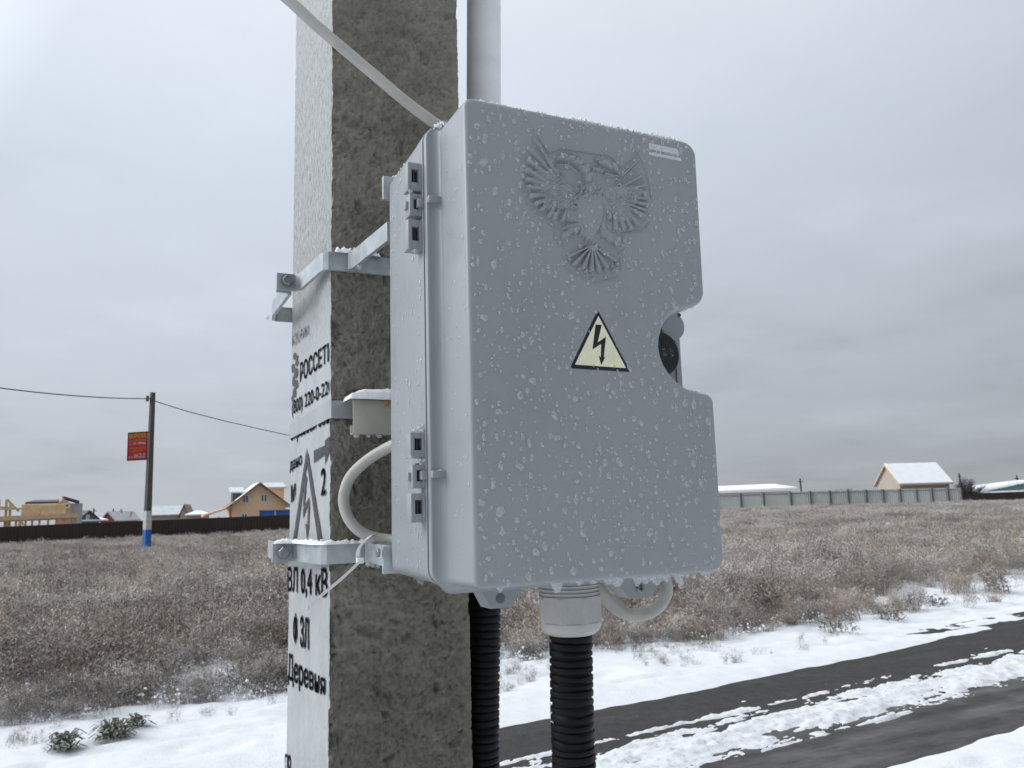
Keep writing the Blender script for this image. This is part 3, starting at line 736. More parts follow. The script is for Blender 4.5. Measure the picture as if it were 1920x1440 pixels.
# body shield with a ridge down the middle
def inpoly(poly):
    ins = np.zeros_like(EX, bool); n = len(poly)
    for i in range(n):
        (xa, ya), (xb, yb) = poly[i], poly[(i+1) % n]
        c_ = ((ya > EY) != (yb > EY)) & (EX < (xb-xa)*(EY-ya)/(yb-ya+1e-9)+xa); ins ^= c_
    return ins
feathz = Hh.copy()
bp = [(690,470),(740,452),(800,480),(855,560),(868,680),(862,790),(800,910),(752,985),(700,905),(625,790),(622,660),(640,560)]
ed = np.minimum.reduce([seg_d(bp[i_-1], bp[i_])[0] for i_ in range(len(bp))])
bodyz = np.where(inpoly(bp), np.clip(ed/16, 0, 1)*0.42+0.40*np.clip(1-np.abs(EX-742)/120, 0, 1)*np.clip(ed/40, 0, 1), 0)
Hh = np.maximum(Hh, bodyz)
for a, b_ in LINE:
    S_ = sub(a, b_, 8); EX, EY = FX[S_], FY[S_]
    d, t = seg_d(a, b_); Hh[S_] = np.maximum(Hh[S_], 0.30*np.clip(1-(d/4.2)**2, 0, 1))
EX, EY = FX, FY
Hh += (feathz > 0.12)*0.26*(fbm(FX/12, FY/12, 3, 31, .5)-0.5)
sm = Hh.copy()
sm[1:-1, 1:-1] = (Hh[1:-1, 1:-1]*4+Hh[:-2, 1:-1]+Hh[2:, 1:-1]+Hh[1:-1, :-2]+Hh[1:-1, 2:])/8; Hh = sm
RELIEF = 0.0038
px_ = 940+FX/4.5; py_ = 240+FY/4.5
rx = d_[0]+r_[0]*(px_-960)/F-u_[0]*(py_-720)/F; ry = d_[1]+r_[1]*(px_-960)/F-u_[1]*(py_-720)/F; rz = d_[2]+r_[2]*(px_-960)/F-u_[2]*(py_-720)/F
GXe = rx*BY/ry; GZe = rz*BY/ry
V = np.stack([GXe, BY+0.00012-Hh*RELIEF, GZe], -1).reshape(-1, 3)
nj, ni = Hh.shape
i, j = np.meshgrid(np.arange(ni-1), np.arange(nj-1))
keep = (np.maximum.reduce([Hh[:-1, :-1], Hh[1:, :-1], Hh[:-1, 1:], Hh[1:, 1:]]) > 0.03).ravel()
Fc = np.stack([j*ni+i, j*ni+i+1, (j+1)*ni+i+1, (j+1)*ni+i], -1).reshape(-1, 4)[keep]
used = np.unique(Fc); remap = -np.ones(len(V), int); remap[used] = np.arange(len(used))
em = mk('eagle_relief', V[used], remap[Fc][:, ::-1], M['plastic'], lid, 180)
bm = bmesh.new(); bm.from_mesh(em.data); bmesh.ops.recalc_face_normals(bm, faces=bm.faces[:])
if sum(f.normal.y*f.calc_area() for f in bm.faces) > 0: bmesh.ops.reverse_faces(bm, faces=bm.faces[:])
bm.to_mesh(em.data); bm.free()

# ------------------------------------------------------------------ frozen drops
def drop_mesh(rr, rad, elong, lumps):
    """an irregular dome in (u,v,h): union outline of a few circles"""
    cs = [(0, 0, 1.0)]
    for k in range(lumps):
        a = rr.random()*6.28; cs.append((math.cos(a)*rr.uniform(.5, 1.1), math.sin(a)*rr.uniform(.5, 1.3), rr.uniform(.35, .8)))
    nseg = 14; V = []; prof = ((1.0, 0.0), (0.98, 0.34), (0.83, 0.68), (0.50, 0.92))
    outl = []
    for k in range(nseg):
        a = 2*math.pi*k/nseg; dx, dy = math.cos(a), math.sin(a); best = 0
        for (x, y, q) in cs:
            b_ = x*dx+y*dy; disc = b_*b_-(x*x+y*y-q*q)
            if disc > 0: best = max(best, b_+math.sqrt(disc))
        outl.append(max(best, 0.25)*(1+0.10*(rr.random()-0.5)))
    hh = rr.uniform(0.6, 0.95)*(1.0 if rad < 0.0018 else 0.70)
    ctr = (0.0, -0.12)
    for s, h in prof:
        for k in range(nseg):
            a = 2*math.pi*k/nseg
            V.append(((outl[k]*s*math.cos(a)+ctr[0]*(1-s))*rad, (outl[k]*s*math.sin(a)+ctr[1]*(1-s))*rad*elong, h*rad*hh*(1+0.15*(rr.random()-.5))))
    V.append((0, -0.12*rad, rad*hh))
    n_ = nseg; Fc = [(q*n_+k, q*n_+(k+1) % n_, (q+1)*n_+(k+1) % n_, (q+1)*n_+k) for q in range(3) for k in range(n_)]
    Fc += [(3*n_+k, 3*n_+(k+1) % n_, 4*n_) for k in range(n_)]
    return V, Fc
def inside(poly, x, z):
    c_ = False; n = len(poly)
    for i in range(n):
        (xa, za), (xb, zb_) = poly[i-1], poly[i]
        if (za > z) != (zb_ > z) and x < (xb-xa)*(z-za)/(zb_-za)+xa: c_ = not c_
    return c_
inner = [tuple(p) for p in offset(out, -0.0035)]
rr = random.Random(12)
drops = []; grid = {}
tri = [(PY(a, b_, BY)[0], PY(a, b_, BY)[2]) for a, b_ in (apex, bl, br)]
lab = [(PY(a, b_, BY)[0], PY(a, b_, BY)[2]) for a, b_ in ((1214, 265), (1271, 277), (1281, 305), (1214, 293))]
tries = 0
sizes = [rr.uniform(0.0028, 0.0042) for _ in range(58)]+[rr.uniform(0.0016, 0.0027) for _ in range(500)]+[rr.uniform(0.0009, 0.0016) for _ in range(520)]+[rr.uniform(0.0003, 0.0008) for _ in range(450)]
for s in sizes:
    for _ in range(40):
        x = BX+rr.random()*BW; z = BZ+rr.random()*BH
        if not inside(inner, x, z): continue
        if inside(lab, x, z) and rr.random() < .95: continue
        if inside(tri, x, z) and (rr.random() < .45 or s > 0.0016): continue
        # a little sparser over the relief and the upper left
        px1 = (x-BX)/BW; pz1 = (z-BZ)/BH
        if 0.25 < px1 < 0.8 and pz1 > 0.55 and (s > 0.0026 or rr.random() < .12): continue
        if px1 < .25 and .3 < pz1 < .75 and s > 0.0018 and rr.random() < .3: continue
        key = (int(x/0.006), int(z/0.006)); ok = True
        for a in (-1, 0, 1):
            for b_ in (-1, 0, 1):
                for (x2, z2, s2) in grid.get((key[0]+a, key[1]+b_), ()):
                    if (x-x2)**2+(z-z2)**2 < (0.95*(s+s2))**2: ok = False
        if ok: grid.setdefault(key, []).append((x, z, s)); drops.append((x, z, s)); break
drops.sort(key=lambda t: -t[2])
rest = MB()
gx0, gz0 = GXe, GZe
def relief_h(x, z):
    # nearest relief height (approx): invert through the pixel projection
    p = np.array([x, BY, z]); zc = p.dot(d_); px1 = 960+F*p.dot(r_)/zc; py1 = 720-F*p.dot(u_)/zc
    i_ = int(((px1-940)*4.5-ex[0])/step); j_ = int(((py1-240)*4.5-ey[0])/step)
    if 0 <= i_ < ni and 0 <= j_ < nj: return Hh[j_, i_]*RELIEF
    return 0
for n_, (x, z, s) in enumerate(drops):
    lumps = (rr.choice((1, 2, 3, 3)) if s > 0.0022 else rr.choice((0, 0, 1, 2)) if s > 0.0012 else 0)
    V, Fc = drop_mesh(rr, s*(0.72 if lumps else 0.9), rr.uniform(0.95, 1.5), lumps)
    ca = rr.uniform(-.35, .35); h0 = relief_h(x, z)
    VV = [(x+u*math.cos(ca)-v*math.sin(ca), BY-0.00005-h-h0*0.8, z+u*math.sin(ca)+v*math.cos(ca)) for u, v, h in V]
    if n_ < 100: mk('frozen_drop', VV, Fc, M['ice'], lid, 180)
    else: rest.add(VV, Fc)
o = rest.build('frozen_drops', M['ice'], lid, 180); tag(o, kind='stuff')
# on the hinge side: long thin runs
sd = MB(); sl_ = MB()
for k in range(170):
    y = rr.uniform(YS+0.004, YBK-0.006); z = rr.uniform(BZ+.01, BZ+BH-.01); s = rr.choice((0.0006, 0.0008, 0.0011, 0.0015))
    V, Fc = drop_mesh(rr, s, rr.uniform(1.2, 2.4), 0)
    x = RX0-0.0006+0.0022*max(0, (y-YS)/(YBK-YS))
    sd.add([(x-h*0.7+0.0001, y+u, z+v) for u, v, h in V], Fc)
for k in range(95):
    y = rr.uniform(BY+0.005, YR-0.006); z = rr.uniform(BZ+.012, BZ+BH-.012); s = rr.choice((0.0006, 0.0009, 0.0012))
    V, Fc = drop_mesh(rr, s, rr.uniform(1.2, 2.2), 0)
    sl_.add([(BX-0.0003-h*0.7, y+u, z+v) for u, v, h in V], Fc)
tag(sd.build('frozen_drops', M['ice'], box, 180), kind='stuff'); tag(sl_.build('frozen_drops', M['ice'], lid, 180), kind='stuff')

# hoar frost along the top edges, icicles under the lid
def frost_line(mb, pts, n, sz, spread, seed):
    q = random.Random(seed); P = [np.array(p, float) for p in pts]; Ls = [np.linalg.norm(b_-a) for a, b_ in zip(P[:-1], P[1:])]; T_ = sum(Ls)
    for _ in range(n):
        s = q.random()*T_; i_ = 0
        while i_ < len(Ls)-1 and s > Ls[i_]: s -= Ls[i_]; i_ += 1
        p = P[i_]+(P[i_+1]-P[i_])*s/Ls[i_]+np.array([q.gauss(0, spread), q.gauss(0, spread), q.gauss(0, spread*0.5)])
        r1 = sz*q.uniform(.4, 1.25); V = []
        for a in range(5):
            for t in (0.9, 2.2): V.append((p[0]+r1*math.sin(t)*math.cos(a*1.2566+t)*q.uniform(.7, 1.2), p[1]+r1*math.sin(t)*math.sin(a*1.2566+t)*q.uniform(.7, 1.2), p[2]+r1*math.cos(t)*q.uniform(.7, 1.2)))
        V += [(p[0], p[1], p[2]+r1), (p[0], p[1], p[2]-r1)]
        Fc = [(2*a, 2*a+1, (2*a+3) % 10, (2*a+2) % 10) for a in range(5)]+[(2*a, (2*a+2) % 10, 10) for a in range(5)]+[(2*a+1, 11, (2*a+3) % 10) for a in range(5)]
        mb.add(V, Fc)
zt = BZ+BH
mb = MB()
frost_line(mb, [(BX+0.012, BY+0.004, zt-0.0004), (BX+BW-0.013, BY+0.004, zt-0.0002)], 1300, 0.0009, 0.0012, 3)
frost_line(mb, [(BX+0.10, BY+0.006, zt+0.0002), (BX+BW-0.02, BY+0.006, zt+0.0006)], 2300, 0.0014, 0.0017, 4)
frost_line(mb, [(BX+0.006, BY+0.004, zt-0.0008), (BX+0.008, YR-0.004, zt+0.0002)], 420, 0.0008, 0.0010, 5)
frost_line(mb, [(BX-0.004, YR, RZ1-0.001), (BX+0.03, YR-0.003, RZ1+0.0004), (BX-0.002, YR-0.004, zt+0.0006)], 480, 0.0013, 0.0017, 6)
frost_line(mb, [(RX0+0.012, YS, RZ1-0.0008), (RX0+0.007, YBK-0.004, RZ1-0.003)], 700, 0.0008, 0.0010, 7)
frost_line(mb, [(RX0+0.004, YS-0.004, RZ1-0.0052), (RX0+0.012, YS-0.004, RZ1-0.0006)], 160, 0.0009, 0.0008, 8)
q = [PY(a, b_, BY) for a, b_ in ((1300, 733), (1318, 737), (1332, 742))]
frost_line(mb, [(p[0], BY+0.004, p[2]+0.0003) for p in q], 160, 0.0007, 0.0008, 9)
tag(mb.build('hoar_frost', M['frost'], box, 60), kind='stuff')
# ice fringe under the bottom edge
def fringe(mb, pts, seed, amp):
    q = np.random.default_rng(seed); P = np.array(pts, float); S = np.r_[0, np.cumsum(np.linalg.norm(np.diff(P, axis=0), axis=1))]
    n = int(S[-1]/0.0007); s = np.linspace(0, S[-1], n)
    X, Y, Z = (np.interp(s, S, P[:, k]) for k in range(3))
    hgt = amp*np.clip((fbm(s*110, s*0+seed, 3, seed)-0.42)*3.2, 0.04, 1.3)
    end = np.clip(np.minimum(s, S[-1]-s)/0.003, 0.05, 1); hgt = hgt*end
    V = []; prof = [(-0.0012, 0.15), (-0.0020, -0.25), (-0.0012, -0.75), (0.0, -1.0), (0.0012, -0.75), (0.0020, -0.2), (0.0012, 0.15)]
    for k in range(n):
        for dy, f in prof: V.append((X[k], Y[k]+dy*(0.4+0.6*min(1, hgt[k]/amp)), Z[k]+f*hgt[k]+(0.0004 if f > 0 else 0)))
    m_ = len(prof)
    mb.add(V, [(k*m_+a, k*m_+a+1, (k+1)*m_+a+1, (k+1)*m_+a) for k in range(n-1) for a in range(m_-1)])
mb = MB()
fringe(mb, [(BX+0.004, BY+0.003, BZ+0.0004), (BX+BW-0.010, BY+0.003, BZ+0.0004)], 5, 0.0060)
fringe(mb, [(BX+0.12, BY+0.004, BZ+0.0004), (BX+BW-0.012, BY+0.004, BZ+0.0004)], 8, 0.0075)
fringe(mb, [(RX0+0.010, YR+0.003, RZ0+0.0006), (BX+0.03, YR-0.004, RZ0+0.0006)], 11, 0.004)
fringe(mb, [(RX0+0.012, YBK-0.03, RZ0+0.0016), (RX0+0.012, YS+0.002, RZ0+0.0008)], 14, 0.0045)
mb.build('ice_fringe', M['clear'], lid, 60)
for k, (px, py, s_, st_) in enumerate(((1276, 1093, .0030, 1.7), (1300, 1080, .0022, 1.1), (1297, 574, .0022, 1.2), (1283, 581, .0026, .7), (1112, 1090, .0030, .9), (1200, 1086, .0026, .9))):
    p = PY(px, py, BY+0.004); ice_blob((p[0], p[1], p[2]), s_, st_, 'clear', lid, 'icicle', k)

# ------------------------------------------------------------------ under the box: lugs, gland, cables, conduits
def lug(px0, px1, pyt, pyb, bx0, bx1, Y, screw, depth=0.022):
    a = PY(px0, pyt, Y); b_ = PY(px1, pyt, Y); c = PY(bx0, pyb, Y); e_ = PY(bx1, pyb, Y)
    zt = RZ0+0.002; zb = c[2]; zt = max(zt, a[2])
    poly = [(a[0], zt), (a[0], a[2]), (c[0], zb), (e_[0], zb), (b_[0], b_[2]), (b_[0], zt)]
    mb = MB(); mb.prism(poly, lambda x, z: (x, Y, z), lambda x, z: (x, Y+depth, z))
    o = mb.build('sealing_lug', M['plastic'], box, 20)
    xc, zc = (c[0]+e_[0])/2-0.001, (a[2]+zb)/2+0.0005
    mb = MB()
    if screw:
        mb.lathe((xc, Y+0.0002, zc), (0, -1, 0), [(0, 0.0042), (0.0008, 0.0042), (0.0020, 0.0032), (0.0024, 0.0015)], 20)
        s_ = mb.build('screw', M['bolt'], o, 30)
        mb = MB(); mb.box((xc-0.0019, Y-0.0028, zc-0.00055), (xc+0.0019, Y-0.0020, zc+0.00055)); mb.box((xc-0.00055, Y-0.0027, zc-0.0019), (xc+0.00055, Y-0.0021, zc+0.0019)); mb.build('screw_slot', M['dark_slot'], o)
    else:
        mb.lathe((xc, Y+0.0002, zc), (0, -1, 0), [(0, 0.0042), (0.0005, 0.0042), (0.0006, 0.0037)], 20)
        mb.build('screw_recess', simple('grey_recess', (0.10, 0.11, 0.12), 0.5), o, 30)
    return o
lug(903, 977, 1108, 1142, 921, 960, 0.612, False)
lug(1153, 1236, 1093, 1123, 1183, 1222, 0.625, True)

YG = 0.64
gc = PY(1069, 1150, YG); gr = (PY(1122, 1150, YG)[0]-PY(1016, 1150, YG)[0])/2*0.97
gz = lambda py: PY(1069, py, YG)[2]
gl = bpy.data.objects.new('cable_gland', None); COL.objects.link(gl); gl.parent = box
mb = MB(); z_ = gz(1118); top = BZ+0.006; pr = []
k = 0; zz = z_
while zz < top:
    pr += [(zz, gr*0.985), (zz+0.0012, gr*0.985), (zz+0.0017, gr*0.93), (zz+0.0028, gr*0.93)]; zz += 0.0032
mb.lathe((gc[0], YG, 0), (0, 0, 1), pr, 40); mb.build('threaded_collar', M['gland'], gl, 25)
mb = MB(); zb, zt = gz(1166), gz(1118); n_ = 168; V = []
for zq, s_ in ((zb, 1), (zt, 1)):
    for i_ in range(n_):
        a = 2*math.pi*i_/n_+0.33; seg = math.cos(math.pi/8)/math.cos((a % (math.pi/4))-math.pi/8)
        rr_ = gr*1.03*max(seg, 0.945)*(1.0 if i_ % 2 else 0.988)
        V.append((gc[0]+rr_*math.cos(a), YG+rr_*math.sin(a), zq))
mb.add(V, [(i_, (i_+1) % n_, n_+(i_+1) % n_, n_+i_) for i_ in range(n_)]+[tuple(range(n_)), tuple(range(n_, 2*n_))])
zd = gz(1189); mb.lathe((gc[0], YG, 0), (0, 0, 1), [(zd, gr*0.70), (zd+0.0012, gr*0.80), (zd+0.004, gr*0.92), (zb-0.0016, gr*0.985), (zb+0.0008, gr*0.99), (zb+0.0016, gr*0.9)], 40)
mb.build('gland_nut', M['gland'], gl, 25)

def corrugated(name, pts, r, pitch, label, z_end, seed):
    """ribbed hose along a centre line given from top to bottom"""
    P = np.array(spline(pts, 14)); S = np.r_[0, np.cumsum(np.linalg.norm(np.diff(P, axis=0), axis=1))]
    prof = [(0.0, 0.90), (0.16, 0.90), (0.24, 0.985), (0.34, 1.0), (0.76, 1.0), (0.86, 0.985), (0.94, 0.90)]
    s = []; rad = []; k = 0
    while k*pitch < S[-1]-pitch:
        for f, q in prof: s.append((k+f)*pitch); rad.append(r*q)
        k += 1
    C = np.stack([np.interp(s, S, P[:, a]) for a in range(3)], -1)
    C += (rng.random(C.shape)-.5)*0.0001
    mb = MB(); mb.tube([tuple(p) for p in C], rad, 28)
    root = thing(name, (P[-1][0], P[-1][1], P[-1][2]), label, 'conduit', 'black corrugated conduits below the box')
    mb.build('hose', M['corr'], root, 40)
    # flecks of ice caught in the grooves
    q = random.Random(seed); mb = MB()
    for _ in range(46):
        kk = int(q.random()*min(k, 55)); a = q.choice((q.uniform(-.35, .35), q.uniform(2.6, 3.7), q.uniform(-.35, .35)))-0.45
        i_ = kk*7; c = C[i_]; rr_ = r*0.955
        p = (c[0]+rr_*math.cos(a), c[1]+rr_*math.sin(a), c[2]); frost_line(mb, [p, (p[0], p[1]+0.002, p[2]+0.0004)], q.choice((2, 3, 6)), 0.00075, 0.0006, q.random())
    tag(mb.build('ice_flecks', M['frost'], root, 60), kind='stuff')
    return root
rc = (PY(1108, 1300, YG)[0]-PY(1036, 1300, YG)[0])/2
a = PY(1069, 1180, YG); b_ = PY(1072, 1300, YG); c = PY(1076, 1430, YG)
corrugated('corrugated_conduit', [(gc[0], YG, gz(1172)), tuple(b_), tuple(c), (c[0]+0.004, YG+0.01, -0.6), (c[0]+0.01, YG+0.03, -1.1), (c[0]+0.01, YG+0.05, -1.66)], rc, 0.0066, 'black corrugated conduit screwed into the light grey gland under the box', -1.7, 4)
YP = 0.90
p1 = PY(907, 60, YP); p2 = PY(906.5, 1130, YP); p3 = PY(903.5, 1430, YP); rp = (PY(937, 100, YP)[0]-PY(877.5, 100, YP)[0])/2*0.985
corrugated('corrugated_conduit', [(p2[0], YP, 0.0), tuple(p2), tuple(p3), (p3[0]-0.002, YP, -0.6), (p3[0]-0.006, YP, -1.1), (p3[0]-0.008, YP, -1.66)], (PY(935, 1300, YP)[0]-PY(874, 1300, YP)[0])/2, 0.0082, 'black corrugated conduit running straight down beside the rough pole face', -1.7, 5)
t = thing('plastic_pipe', (p1[0], YP, -0.02), 'straight whitish plastic pipe rising beside the pole above the box', 'pipe')
mb = MB(); mb.lathe((0, 0, 0), (0, 0, 1), [(0, rp), (0.3, rp)], 32)
mb = MB(); pts = [(p2[0]+(p1[0]-p2[0])*f, YP, p2[2]+(p1[2]-p2[2])*f) for f in np.r_[np.linspace(0.18, 1.6, 90), 2.5, 4.5]]
mb.tube(pts, rp, 36); mb.build('pipe_wall', M['pipe'], t, 40)
mb = MB(); q0 = pts[0]; mb.lathe((q0[0], YP, q0[2]), (0, 0, 1), [(-0.02, rp*1.01), (-0.02, rp*1.12), (0.035, rp*1.12), (0.036, rp*1.01)], 32); mb.build('pipe_socket', M['pipe'], t, 30)
mb = MB(); frost_line(mb, [(p[0]+rp*0.92, YP-rp*0.35, p[2]) for p in pts[20:70]], 260, 0.0007, 0.0006, 77); tag(mb.build('hoar_frost', M['frost'], t, 60), kind='stuff')

# cables
ct = [PY(850, 259, .722), PY(805, 224, .725), PY(760, 190, .73), PY(700, 139, .738), PY(640, 88, .746), PY(590, 45, .752), PY(540, -1, .758), PY(470, -62, .77), PY(300, -215, .80)]
ct = [(0.300, 0.730, 0.28), (0.290, 0.728, 0.34)]+[tuple(p) for p in ct]+[(-0.6, 1.2, 1.5), (-2.6, 2.6, 3.6)]
mb = MB(); mb.tube(spline(ct, 10), 0.0056, 18); o = mb.build('overhead_cable', M['cable'], None, 60)
tag(o, 'straight grey cable slanting across the pole down to the box top', 'cable')
lp = [PY(760, 826, .745), PY(730, 838, .765), PY(690, 862, .785), PY(658, 893, .80), PY(645, 928, .805), PY(648, 958, .803), PY(663, 985, .80), PY(690, 1004, .797), PY(730, 1012, .79), PY(770, 1012, .77)]
mb = MB(); mb.tube(spline([tuple(p) for p in lp], 10), 0.0056, 20); o = mb.build('looped_cable', M['cable'], None, 60)
tag(o, 'grey cable bent in a loop against the rough pole face beside the box', 'cable')
l2 = [PY(1098, 1060, .66), PY(1119, 1096, .665), PY(1142, 1128, .668), PY(1170, 1149, .67), PY(1202, 1153, .672), PY(1232, 1140, .675), PY(1249, 1115, .68), PY(1249, 1090, .685), PY(1242, 1062, .69)]
mb = MB(); mb.tube(spline([tuple(p) for p in l2], 10), 0.0060, 20); o = mb.build('short_cable', M['cable'], None, 60)
tag(o, 'short grey cable curving under the box from behind the gland to the screw lug', 'cable')

# zip tie round the loop and the clamp
zt_ = thing('zip_tie', tuple(PY(672, 1050, .80)), 'white nylon zip tie round the lower clamp and cable, its tail pointing down', 'zip tie')
mb = MB()
cen = PY(684, 1030, .812); lo = []
lpts = [PY(671, 1046, .792), PY(673, 1030, .788), PY(684, 1014, .786), PY(697, 1003, .789), PY(704, 1003, .797), PY(707, 1010, .812)]
pth = spline([tuple(p) for p in lpts], 8)
V = []
for p in pth: V += [(p[0]-0.0017, p[1], p[2]-0.0006), (p[0]+0.0017, p[1]-0.0003, p[2]+0.0006), (p[0]+0.0017, p[1]+0.0010, p[2]+0.0006), (p[0]-0.0017, p[1]+0.0012, p[2]-0.0006)]
mb.add(V, [(k*4+a, k*4+(a+1) % 4, k*4+4+(a+1) % 4, k*4+4+a) for k in range(len(pth)-1) for a in range(4)])
mb.build('tie_loop', M['tie'], zt_, 40)
h = PY(675, 1051, .790); mb = MB(); mb.box((h[0]-0.0035, h[1]-0.003, h[2]-0.0028), (h[0]+0.0035, h[1]+0.003, h[2]+0.0028), 0, 0.001); mb.build('tie_head', M['tie'], zt_, 30)
tl = spline([tuple(PY(673, 1054, .788)), tuple(PY(640, 1085, .775)), tuple(PY(600, 1118, .762)), tuple(PY(577, 1139, .755))], 8); mb = MB(); V = []
for p in tl: V += [(p[0], p[1]-0.0004, p[2]-0.0017), (p[0], p[1]-0.0004, p[2]+0.0017), (p[0]+0.0006, p[1]+0.0006, p[2]+0.0017), (p[0]+0.0006, p[1]+0.0006, p[2]-0.0017)]
mb.add(V, [(k*4+a, k*4+(a+1) % 4, k*4+4+(a+1) % 4, k*4+4+a) for k in range(len(tl)-1) for a in range(4)]+[(0, 1, 2, 3)]); mb.build('tie_tail', M['tie'], zt_, 30)
p = tl[-1]; ice_blob((p[0], p[1], p[2]-0.002), 0.0022, 1.9, 'clear', zt_, 'hanging_drop', 5)
p = PY(690, 1058, .80); ice_blob(tuple(p), 0.003, .8, 'clear', zt_, 'hanging_drop', 6)

# ------------------------------------------------------------------ ground, road, snow
def dist_(x, y): return np.hypot(x, y)
def zg(x, y):
    """terrain height relative to the eye"""
    x = np.asarray(x, float); y = np.asarray(y, float)
    D = np.hypot(x, y); ang = np.arctan2(x, y)-YAW
    a = np.clip(-0.15+0.62*(ang+0.57), -0.3, 0.42)
    return -1.65+sstep(26, 62, D)*a-0.06*sstep(8, 14, D)
def road_d(x, y): return y-0.104*x
def verge(x, y):
    """snow bank heights near the road, relative to the road surface"""
    d = road_d(x, y)+0.12*(fbm(x*0.55, y*0.55, 3, 61)-0.5)+0.10*(fbm(x*3.0, y*3.0, 3, 62)-0.5)
    lump = (fbm(x*2.2, y*3.2, 4, 63)-0.5)*0.075+(fbm(x*9, y*14, 3, 64)-0.5)*0.022
    far = sstep(5.22, 5.95, d)*0.10+sstep(6.6, 7.4, d)*0.035-0.05
    near = sstep(3.62, 3.15, d)*0.085-0.05
    h = np.maximum(far, near)
    amp = np.maximum(sstep(5.55, 6.2, d), sstep(3.4, 3.0, d))
    # ruts and footprints
    h = h+lump*amp - 0.02*sstep(0.60, 0.68, fbm(x*1.1+5, y*6, 3, 66))*amp
    veg = sstep(7.2, 8.2, d)
    return h+veg*((fbm(x*1.3, y*1.3, 3, 67)-0.5)*0.16)
def axis(fine0, fine1, step, far0, far1, grow=1.16):
    a = list(np.arange(fine0, fine1+1e-6, step)); s = step; v = a[-1]; up = []
    while v < far1: s *= grow; v += s; up.append(v)
    s = step; v = a[0]; dn = []
    while v > far0: s *= grow; v -= s; dn.append(v)
    return np.array(dn[::-1]+a+up)
gx = axis(-3.5, 15.0, 0.055, -2600, 2600); gy = axis(2.2, 12.5, 0.045, -1500, 2800)
GX, GY = np.meshgrid(gx, gy)
inroad = (road_d(GX, GY) > -1) & (np.hypot(GX, GY) < 400)
Z = zg(GX, GY)+np.where(np.hypot(GX, GY) < 60, verge(GX, GY), 0.04)
n_ = len(gx); i, j = np.meshgrid(np.arange(n_-1), np.arange(len(gy)-1))
m, nt, b = newmat('snowy_ground'); v = pos(nt)
g = N(nt, 'ShaderNodeNewGeometry'); sp = N(nt, 'ShaderNodeSeparateXYZ'); L(nt, g.outputs['Position'], sp.inputs[0])
dd = math_(nt, 'SUBTRACT', sp.outputs[1], math_(nt, 'MULTIPLY', sp.outputs[0], 0.104))
f_ = noise(nt, 1.3, 6, 0.6, v); f2 = noise(nt, 14, 5, 0.6, v)
dn_ = math_(nt, 'ADD', dd, math_(nt, 'MULTIPLY', math_(nt, 'SUBTRACT', f_, 0.5), 3.5))
veg = ramp(nt, math_(nt, 'MULTIPLY', dn_, 0.05), [(0.40, 0.0), (0.47, 0.42), (0.64, 0.65), (0.9, 1.0)])
patch = ramp(nt, math_(nt, 'ADD', math_(nt, 'MULTIPLY', f2, 0.6), math_(nt, 'MULTIPLY', f_, 0.4)), [(0.40, 0.0), (0.55, 1.0)])
soil = ramp(nt, f2, [(0.3, (0.10, 0.085, 0.07)), (0.7, (0.22, 0.195, 0.17))])
snowc = ramp(nt, noise(nt, 6, 4, 0.5, v), [(0.3, (0.68, 0.70, 0.735)), (0.7, (0.76, 0.78, 0.81))])
# a little dirt thrown up from the road
dirt = ramp(nt, noise(nt, 26, 5, 0.7, pos(nt, (0.35, 1, 1))), [(0.70, 0.0), (0.76, 0.75)])
snowc = mixc(nt, math_(nt, 'MULTIPLY', dirt, 0.8), snowc, (0.12, 0.115, 0.11))
c = mixc(nt, math_(nt, 'MULTIPLY', veg, math_(nt, 'ADD', math_(nt, 'MULTIPLY', patch, 0.8), 0.2), True), snowc, soil)
L(nt, c, b.inputs['Base Color']); b.inputs['Roughness'].default_value = 0.75; b.inputs['Specular IOR Level'].default_value = 0.25
bump(nt, b, math_(nt, 'ADD', noise(nt, 45, 5, 0.65, v), math_(nt, 'MULTIPLY', noise(nt, 160, 3, 0.6, v), 0.4)), 0.55, 0.015)
Fc = np.stack([j*n_+i, j*n_+i+1, (j+1)*n_+i+1, (j+1)*n_+i], -1).reshape(-1, 4)
go = mk('ground', np.stack([GX, GY, Z], -1).reshape(-1, 3), Fc, m, None, 180); tag(go, kind='structure')
# road: one asphalt sheet between the banks
m, nt, b = newmat('wet_asphalt'); v = pos(nt); vs_ = pos(nt, (0.22, 1.0, 1.0))
rot = N(nt, 'ShaderNodeMapping'); g = N(nt, 'ShaderNodeNewGeometry'); rot.inputs['Rotation'].default_value = (0, 0, -math.atan(.104)); rot.inputs['Scale'].default_value = (0.16, 1, 1); L(nt, g.outputs['Position'], rot.inputs[0])
f_ = noise(nt, 2.2, 6, 0.6, rot.outputs[0]); f2 = noise(nt, 60, 5, 0.7, v); f3 = math_(nt, 'ADD', math_(nt, 'MULTIPLY', noise(nt, 4.0, 7, 0.7, rot.outputs[0]), 0.55), math_(nt, 'MULTIPLY', noise(nt, 3.2, 7, 0.7, pos(nt, (0.6, 1, 1))), 0.45))
spx = N(nt, 'ShaderNodeSeparateXYZ'); L(nt, g.outputs['Position'], spx.inputs[0])
ddr = math_(nt, 'SUBTRACT', spx.outputs[1], math_(nt, 'MULTIPLY', spx.outputs[0], 0.104))
lane = ramp(nt, math_(nt, 'MULTIPLY', math_(nt, 'ADD', ddr, math_(nt, 'MULTIPLY', f_, 0.5)), 0.1), [(0.44, 1.0), (0.50, 0.0)])     # the nearer wheel track holds a film of melt water
wet = math_(nt, 'MULTIPLY', ramp(nt, f_, [(0.40, 0.25), (0.60, 1.0)]), lane)
c = ramp(nt, f2, [(0.3, (0.019, 0.018, 0.0165)), (0.7, (0.052, 0.050, 0.046))])
